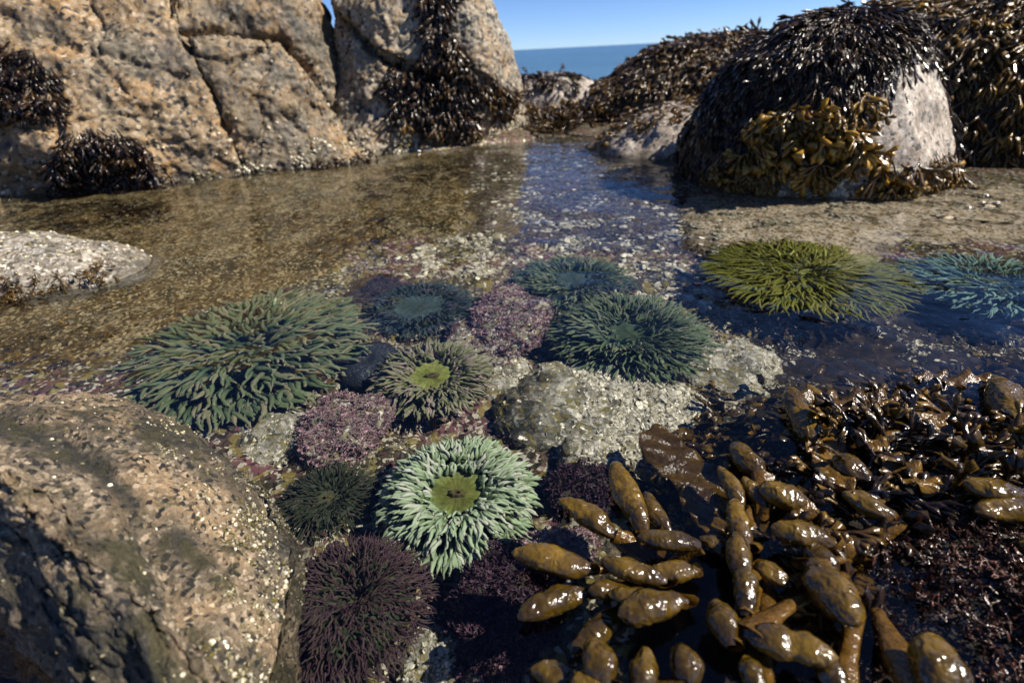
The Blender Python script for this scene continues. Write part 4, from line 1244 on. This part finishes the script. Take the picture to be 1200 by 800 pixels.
anemone(492, 358, 138, -.13, 'dusky blue grey sea anemone with a wide smooth disc, behind the olive one',
        tset('dusky', dkblue, 30, curve=.4, fat=.07, taper=.2), rows_(600, .42, .80, 20, 95, .13, .22, 8),
        disc_r=.5, disc_m=d_blue, col_m=M['col_dark'], height=.4, seed=5, n_single=False, mouth=False)
anemone(278, 405, 285, -.085, 'very large blue green anemone with broad tentacles under the left rock reflection',
        tset('green', green, 40, curve=.5, fat=.095, taper=.5, flat=1.0, n=8, wav=.12), rows_(900, .10, .86, 4, 92, .15, .22, 17),
        disc_r=.15, disc_m=d_grey, col_m=M['col_dark'], height=.25, seed=6, bulge=.35, tilt=(.10, 0), mouth=False)
anemone(384, 582, 118, -.115, 'small dark green sea anemone with thin tentacles, left of the mint green one',
        tset('darkg', darkg, 50, curve=.4, fat=.06, taper=.25), rows_(620, .20, .80, 15, 95, .15, .24, 12),
        disc_r=.30, disc_m=d_dark, col_m=M['col_dark'], height=.35, seed=7, n_single=False)
anemone(415, 703, 200, -.085, 'dark purple bristly sea anemone at the bottom, closed over with fine tentacles',
        tset('purple', purple, 60, curve=.5, fat=.05, taper=.25, wav=.12), rows_(1200, .05, .80, 8, 105, .13, .19, 22),
        disc_r=.10, disc_m=d_dark, col_m=M['col_dark'], height=.5, seed=8, n_single=False, bulge=.8, mouth=False)
anemone(942, 318, 215, -.035, 'yellow green sea anemone just under the surface in front of the weedy boulder',
        tset('yellow', yellow, 70, curve=.4, fat=.062, taper=.45, n=8, wav=.10), rows_(820, .10, .84, 8, 86, .17, .26, 16),
        disc_r=.10, disc_m=d_olive, col_m=M['col_dark'], height=.55, thick=.28, seed=9, bulge=.25, mouth=False, tilt=(.12, 0))
anemone(1165, 330, 190, -.075, 'turquoise sea anemone under reflected sky near the right edge',
        tset('turq', turq, 80, curve=.4, fat=.08, taper=.45, wav=.09), rows_(420, .2, .78, 10, 90, .2, .30, 10),
        disc_r=.18, disc_m=d_blue, col_m=M['col_dark'], height=.4, seed=10, mouth=False)
# closed dark anemone: a smooth lump with a puckered top
c = at(430, 425, -.14)
V, Q = rock_shape(np.zeros(3), (.060, .075, .030), .3, 5, .006, 18, .0012, 160, (), 2.2, 71)
dd = np.hypot(V[:, 0], V[:, 1] * .8); V[:, 2] -= .012 * np.exp(-(dd / .014) ** 2)
B = NB('closed_anemone'); co_ = B.coord()
M['closed'] = B.end(B.pbr(B.mix(B.ramp(B.voro(co_, 260, 'Distance'), [(.12, 1.0), (.3, 0.0)]), (0.018, 0.022, 0.028), (0.12, 0.12, 0.12)), .4, B.bump(B.voro(co_, 200, 'Distance'), .5, -.002)))
tagit(mesh_obj('closed_anemone', V + c, Q, M['closed'], origin=c - np.array([0, 0, .04])), 'closed black blue sea anemone between the olive one and the very large one', 'sea anemone')

# ================================================================== FOREGROUND ROCKWEED
def bladder_mesh(seed, L, W, pinch=.0):
    r = np.random.default_rng(seed)
    n, k = 22, 20
    s = np.linspace(0, 1, n)
    prof = np.sin(math.pi * np.clip(s, 0, 1) ** .85) ** .62
    prof = prof * (1 - .35 * (1 - s)) 
    prof = np.maximum(prof, .18 * (1 - s) + .012)
    if pinch: prof = prof * (1 - pinch * np.exp(-((s - .55) / .09) ** 2))
    a = np.arange(k) / k * 2 * math.pi
    bend = r.normal() * .12
    X = prof[:, None] * np.cos(a)[None] * W / 2 + (bend * L * (s * (1 - s)))[:, None]
    Z = prof[:, None] * np.sin(a)[None] * W * .36
    Y = np.repeat((s * L)[:, None], k, 1)
    V = np.stack([X, Y, Z], -1).reshape(-1, 3)
    Q = grid_faces(n, k, True)
    N = vnormals(V, Q)
    if (N * (V - np.array([0, L / 2, 0]))).sum() < 0: Q = Q[:, ::-1]; N = -N
    V = V + N * (W * .12 * fbm(V, 1.4 / W, 3, .55, seed * 3.3) + W * .03 * fbm(V, 6 / W, 2, .5, seed * 1.3))[:, None]
    T = np.zeros((len(V), 3)); T[:, 0] = np.repeat(s, k)
    return V, Q, T
PLANT = {
 'a': ('rockweed_plant', (770, 665), 'glossy rockweed fan with swollen olive tips spreading left beside the purple mound', 'seaweed'),
 'b': ('rockweed_plant', (900, 640), 'upright chain of swollen amber rockweed tips in the middle of the dark bed', 'seaweed'),
 'c': ('rockweed_plant', (1010, 660), 'rockweed plant with big egg shaped olive tips right of the amber chain', 'seaweed'),
 'd': ('rockweed_plant', (1190, 600), 'rockweed plant with two smooth pale olive tips at the right edge', 'seaweed'),
 'e': ('rockweed_plant', (985, 525), 'half sunken rockweed plant with brown knobs at the upper edge of the bed', 'seaweed'),
 'f': ('rockweed_plant', (740, 810), 'rockweed plant with round golden tips cut by the bottom edge', 'seaweed'),
}
BL = [ # plant, px, py, length, width, direction (deg, 0 right, 90 up), height
 ('a', 648, 657, 112, 50, 172, .022), ('a', 652, 708, 105, 46, 202, .012), ('a', 688, 606, 85, 42, 150, .008), ('a', 737, 580, 95, 44, 118, .012), ('a', 783, 634, 84, 40, 175, .03),
 ('a', 742, 668, 90, 40, 165, .03), ('a', 766, 712, 95, 58, 195, .03), ('a', 702, 738, 95, 40, 222, .01), ('a', 742, 700, 70, 36, 175, .024), ('a', 715, 690, 60, 34, 190, .018), ('a', 790, 668, 70, 34, 185, .026), ('a', 770, 600, 60, 30, 125, .006),
 ('f', 703, 775, 68, 56, 105, .035), ('f', 753, 788, 66, 46, 80, .035), ('f', 655, 797, 80, 42, 160, .01), ('f', 803, 780, 54, 54, 100, .03), ('f', 690, 812, 60, 50, 130, .03),
 ('b', 876, 537, 58, 44, 140, .012), ('b', 856, 572, 64, 30, 120, .018), ('b', 868, 612, 66, 36, 108, .024), ('b', 866, 652, 64, 38, 96, .028), ('b', 872, 690, 62, 40, 92, .03), ('b', 848, 728, 60, 52, 110, .03), ('b', 884, 576, 46, 28, 130, .014),
 ('b', 918, 580, 78, 46, 165, .022), ('b', 838, 640, 48, 28, 150, .014), ('b', 882, 795, 66, 42, 110, .03), ('b', 890, 740, 50, 40, 140, .02),
 ('c', 940, 626, 88, 50, 170, .032), ('c', 975, 695, 112, 74, -55, .035), ('c', 925, 755, 130, 58, -18, .042), ('c', 1018, 592, 82, 40, 158, .026), ('c', 1096, 786, 92, 82, 95, .045), ('c', 960, 655, 60, 44, 130, .022), ('c', 905, 672, 56, 34, 150, .02), ('c', 1000, 640, 50, 30, 160, .016), ('c', 975, 790, 60, 50, 120, .02),
 ('d', 1166, 575, 92, 46, 170, .040), ('d', 1180, 598, 88, 46, 186, .034), ('d', 1230, 640, 80, 46, 180, .03),
 ('e', 940, 490, 86, 44, 118, .012), ('e', 998, 548, 58, 44, 150, .016), ('e', 1000, 505, 44, 30, 130, .008), ('e', 1030, 527, 46, 30, 150, .01), ('e', 968, 560, 40, 26, 140, .01), ('e', 1182, 478, 90, 56, 120, .015), ('e', 1050, 500, 50, 30, 160, .004), ('e', 1090, 520, 60, 30, 165, .004), ('e', 960, 470, 50, 28, 130, .004),
]
PR, PO = {}, {}
for key, (nm, (px, py), lab, cat) in PLANT.items():
    PO[key] = at(px, py, -.02)
    PR[key] = empty(nm, PO[key], lab, cat, 'swollen rockweed plants in the bottom right')
camr = np.array([rt[0], rt[1], 0])
for i, (key, px, py, L, W_, ang, z) in enumerate(BL):
    z = z * .75
    c = at(px, py, z)
    s = depth_of(c) / F
    a = math.radians(ang)
    # direction on the ground: image up is away from the eye
    q = at(px + 20 * math.cos(a), py - 20 * math.sin(a), z)
    d = q - c
    k = np.linalg.norm(d) / 20                     # metres per pixel this way
    d = nrm(d)
    d[2] = .10
    d = nrm(d)
    Lm, Wm = L * k * .90, W_ * s * .90
    V, Q, T = bladder_mesh(200 + i, Lm, Wm, .22 if L > 120 or (L < 60 and W_ < 32) else 0)
    x = nrm(np.cross(d, [0, 0, 1.0])); zz = np.cross(x, d)
    R = np.stack([x, d, zz], -1)
    Pw = V @ R.T + (c - d * Lm / 2)
    o = mesh_obj('receptacle', Pw, Q, M['bladder'], T, parent=PR[key], origin=c - d * Lm / 2)
    # stipe from the plant's base to the tip's foot
    st, en = PO[key], c - d * Lm * .46
    tt = np.linspace(0, 1, 10)[:, None]
    mid = (st + en) / 2 + np.array([0, 0, .004]) + rng.normal(size=3) * .006
    path = (1 - tt) ** 2 * st + 2 * tt * (1 - tt) * mid + tt ** 2 * en
    path = path + (en - path[-1]) * tt
    V, Q = tube(path, np.linspace(.004, Wm * .36, 10) * (1 + .25 * np.sin(tt[:, 0] * 9 + i)), np.linspace(.0025, .006, 10), 8)
    V = V + .002 * np.stack([fbm(V, 90, 2), fbm(V, 90, 2, .5, 3.), fbm(V, 70, 2, .5, 7.)], -1)
    T = np.zeros((len(V), 3)); T[:, 1] = .7; T[:, 2] = .45
    o = mesh_obj('blade', V, Q, M['kelp'], T, parent=PR[key], origin=st)

# kelp straps lying in the surface above the knobs
def strap(px, py, ang, L, W_, z, seed, label):
    r = np.random.default_rng(seed)
    c = at(px, py, z)
    a = math.radians(ang)
    q = at(px + 20 * math.cos(a), py - 20 * math.sin(a), z)
    k = np.linalg.norm(q - c) / 20
    d = nrm(q - c); x = nrm(np.cross(d, [0, 0, 1.0]))
    n, m = 40, 13
    u = np.linspace(-.5, .5, n)[:, None]; v = np.linspace(-1, 1, m)[None]
    wd = W_ * depth_of(c) / F / 2 * np.clip(np.sin((u + .5) * math.pi) ** .45, .12, 1)
    B0 = c + (u * L * k)[..., None] * d + (wd * v)[..., None] * x + (.012 * np.sin(u * 5 + r.uniform(0, 6)))[..., None] * x
    ruff = .006 * np.abs(v) ** 1.5 * np.sin(u * 34 + v * 1.5 + r.uniform(0, 6)) + .003 * np.sin(u * 16 + v * 3)
    P = B0.reshape(-1, 3)
    P[:, 2] += ruff.ravel() + .003 * fbm(P, 60, 2)
    top = P.copy(); bot = P.copy(); bot[:, 2] -= .0014 * (1.4 - np.abs(np.repeat(v, n, 0)).ravel())
    Q1 = grid_faces(n, m); Q2 = Q1[:, ::-1] + n * m
    V = np.concatenate([top, bot])
    T = np.zeros((len(V), 3)); T[:, 0] = .6; T[:, 1] = r.uniform(.2, .9); T[:, 2] = np.clip(.45 + .6 * fbm(V, 25, 3), 0, 1)
    bd = np.concatenate([np.arange(m), np.arange(1, n) * m + m - 1, (n - 1) * m + np.arange(m - 2, -1, -1), np.arange(n - 2, 0, -1) * m])
    b2 = np.roll(bd, -1)
    Q3 = np.stack([bd, bd + n * m, b2 + n * m, b2], -1)
    o = mesh_obj('kelp_blade', V, np.concatenate([Q1, Q2, Q3]), M['kelp'], T, origin=c)
    tagit(o, label, 'kelp', 'brown kelp blades at the upper edge of the rockweed')
strap(1010, 470, 172, 170, 40, .008, 1, 'thin ruffled kelp blade lying in the surface, topmost of the brown blades')
strap(1100, 497, 160, 190, 44, .014, 2, 'long ruffled kelp blade slanting down to the right edge')
strap(960, 520, 130, 130, 44, .010, 3, 'short brown kelp blade beside the tallest rockweed knob')
strap(1060, 545, 155, 140, 40, .020, 4, 'wet brown kelp blade between the round knob and the right edge')
strap(1150, 520, 165, 160, 44, .020, 5, 'dark kelp blade under the big brown knob at the right')
strap(800, 545, 120, 120, 66, -.028, 6, 'pale brown sunken kelp blade above the rockweed fan')
strap(830, 600, 100, 90, 40, -.03, 7, 'sunken kelp blade between the rockweed fan and the amber chain')
strap(1140, 450, 170, 150, 36, .002, 8, 'faint kelp blade in deep water near the right edge')

# knobbly fill between the big tips, red turf at the corner
def drmask(poly, jit=8):
    return pxmask(poly, jit, mz=-.06)
P, N = surface_points('DR', 2200, lambda c, n: (n[:, 2] > .1) * 1.0, 61)
x, y = project(P)
k_ = ~in_poly(x, y, [(1010, 640), (1100, 610), (1300, 600), (1300, 900), (1000, 900)])
hang_fronds('rockweed_bed', P[k_], N[k_], M['rockweed'], 'tangle of small dark and amber rockweed tips between the large ones', (.035, .065), lambda P, N: .12 + .6 * fbm(P, 25, 3), .5, .75, FB[:3] + FT, 62, down=.1, wid=.95)
P, N = surface_points('DR', 4000, lambda c, n: in_poly(*project(c), [(1020, 650), (1080, 610), (1300, 580), (1300, 900), (1000, 900)]) * 1.0, 63)
hang_fronds('red_turf', P, N, M['turf'], 'reddish brown algal turf in the bottom right corner', (.011, .024), lambda P, N: .5 + .8 * fbm(P, 20, 3), 1.0, .5, SP, 64, down=.1)
P, N = bed_scatter([(840, 480), (1240, 440), (1240, 600), (900, 600), (780, 700), (760, 620)], 700, 65)
hang_fronds('sunken_rockweed', P, N, M['rockweed'], 'sunken brown rockweed sprigs around the foot of the large plants', (.035, .060), lambda P, N: .25 + .5 * fbm(P, 20, 3), 1.0, .6, FB, 66, down=0, wid=1.1)

# ---- the water bends the sunlight that reaches everything below it
water.cycles.is_caustics_caster = True
for o in sc.objects:
    if o.type == 'MESH' and o is not water:
        o.cycles.is_caustics_receiver = True
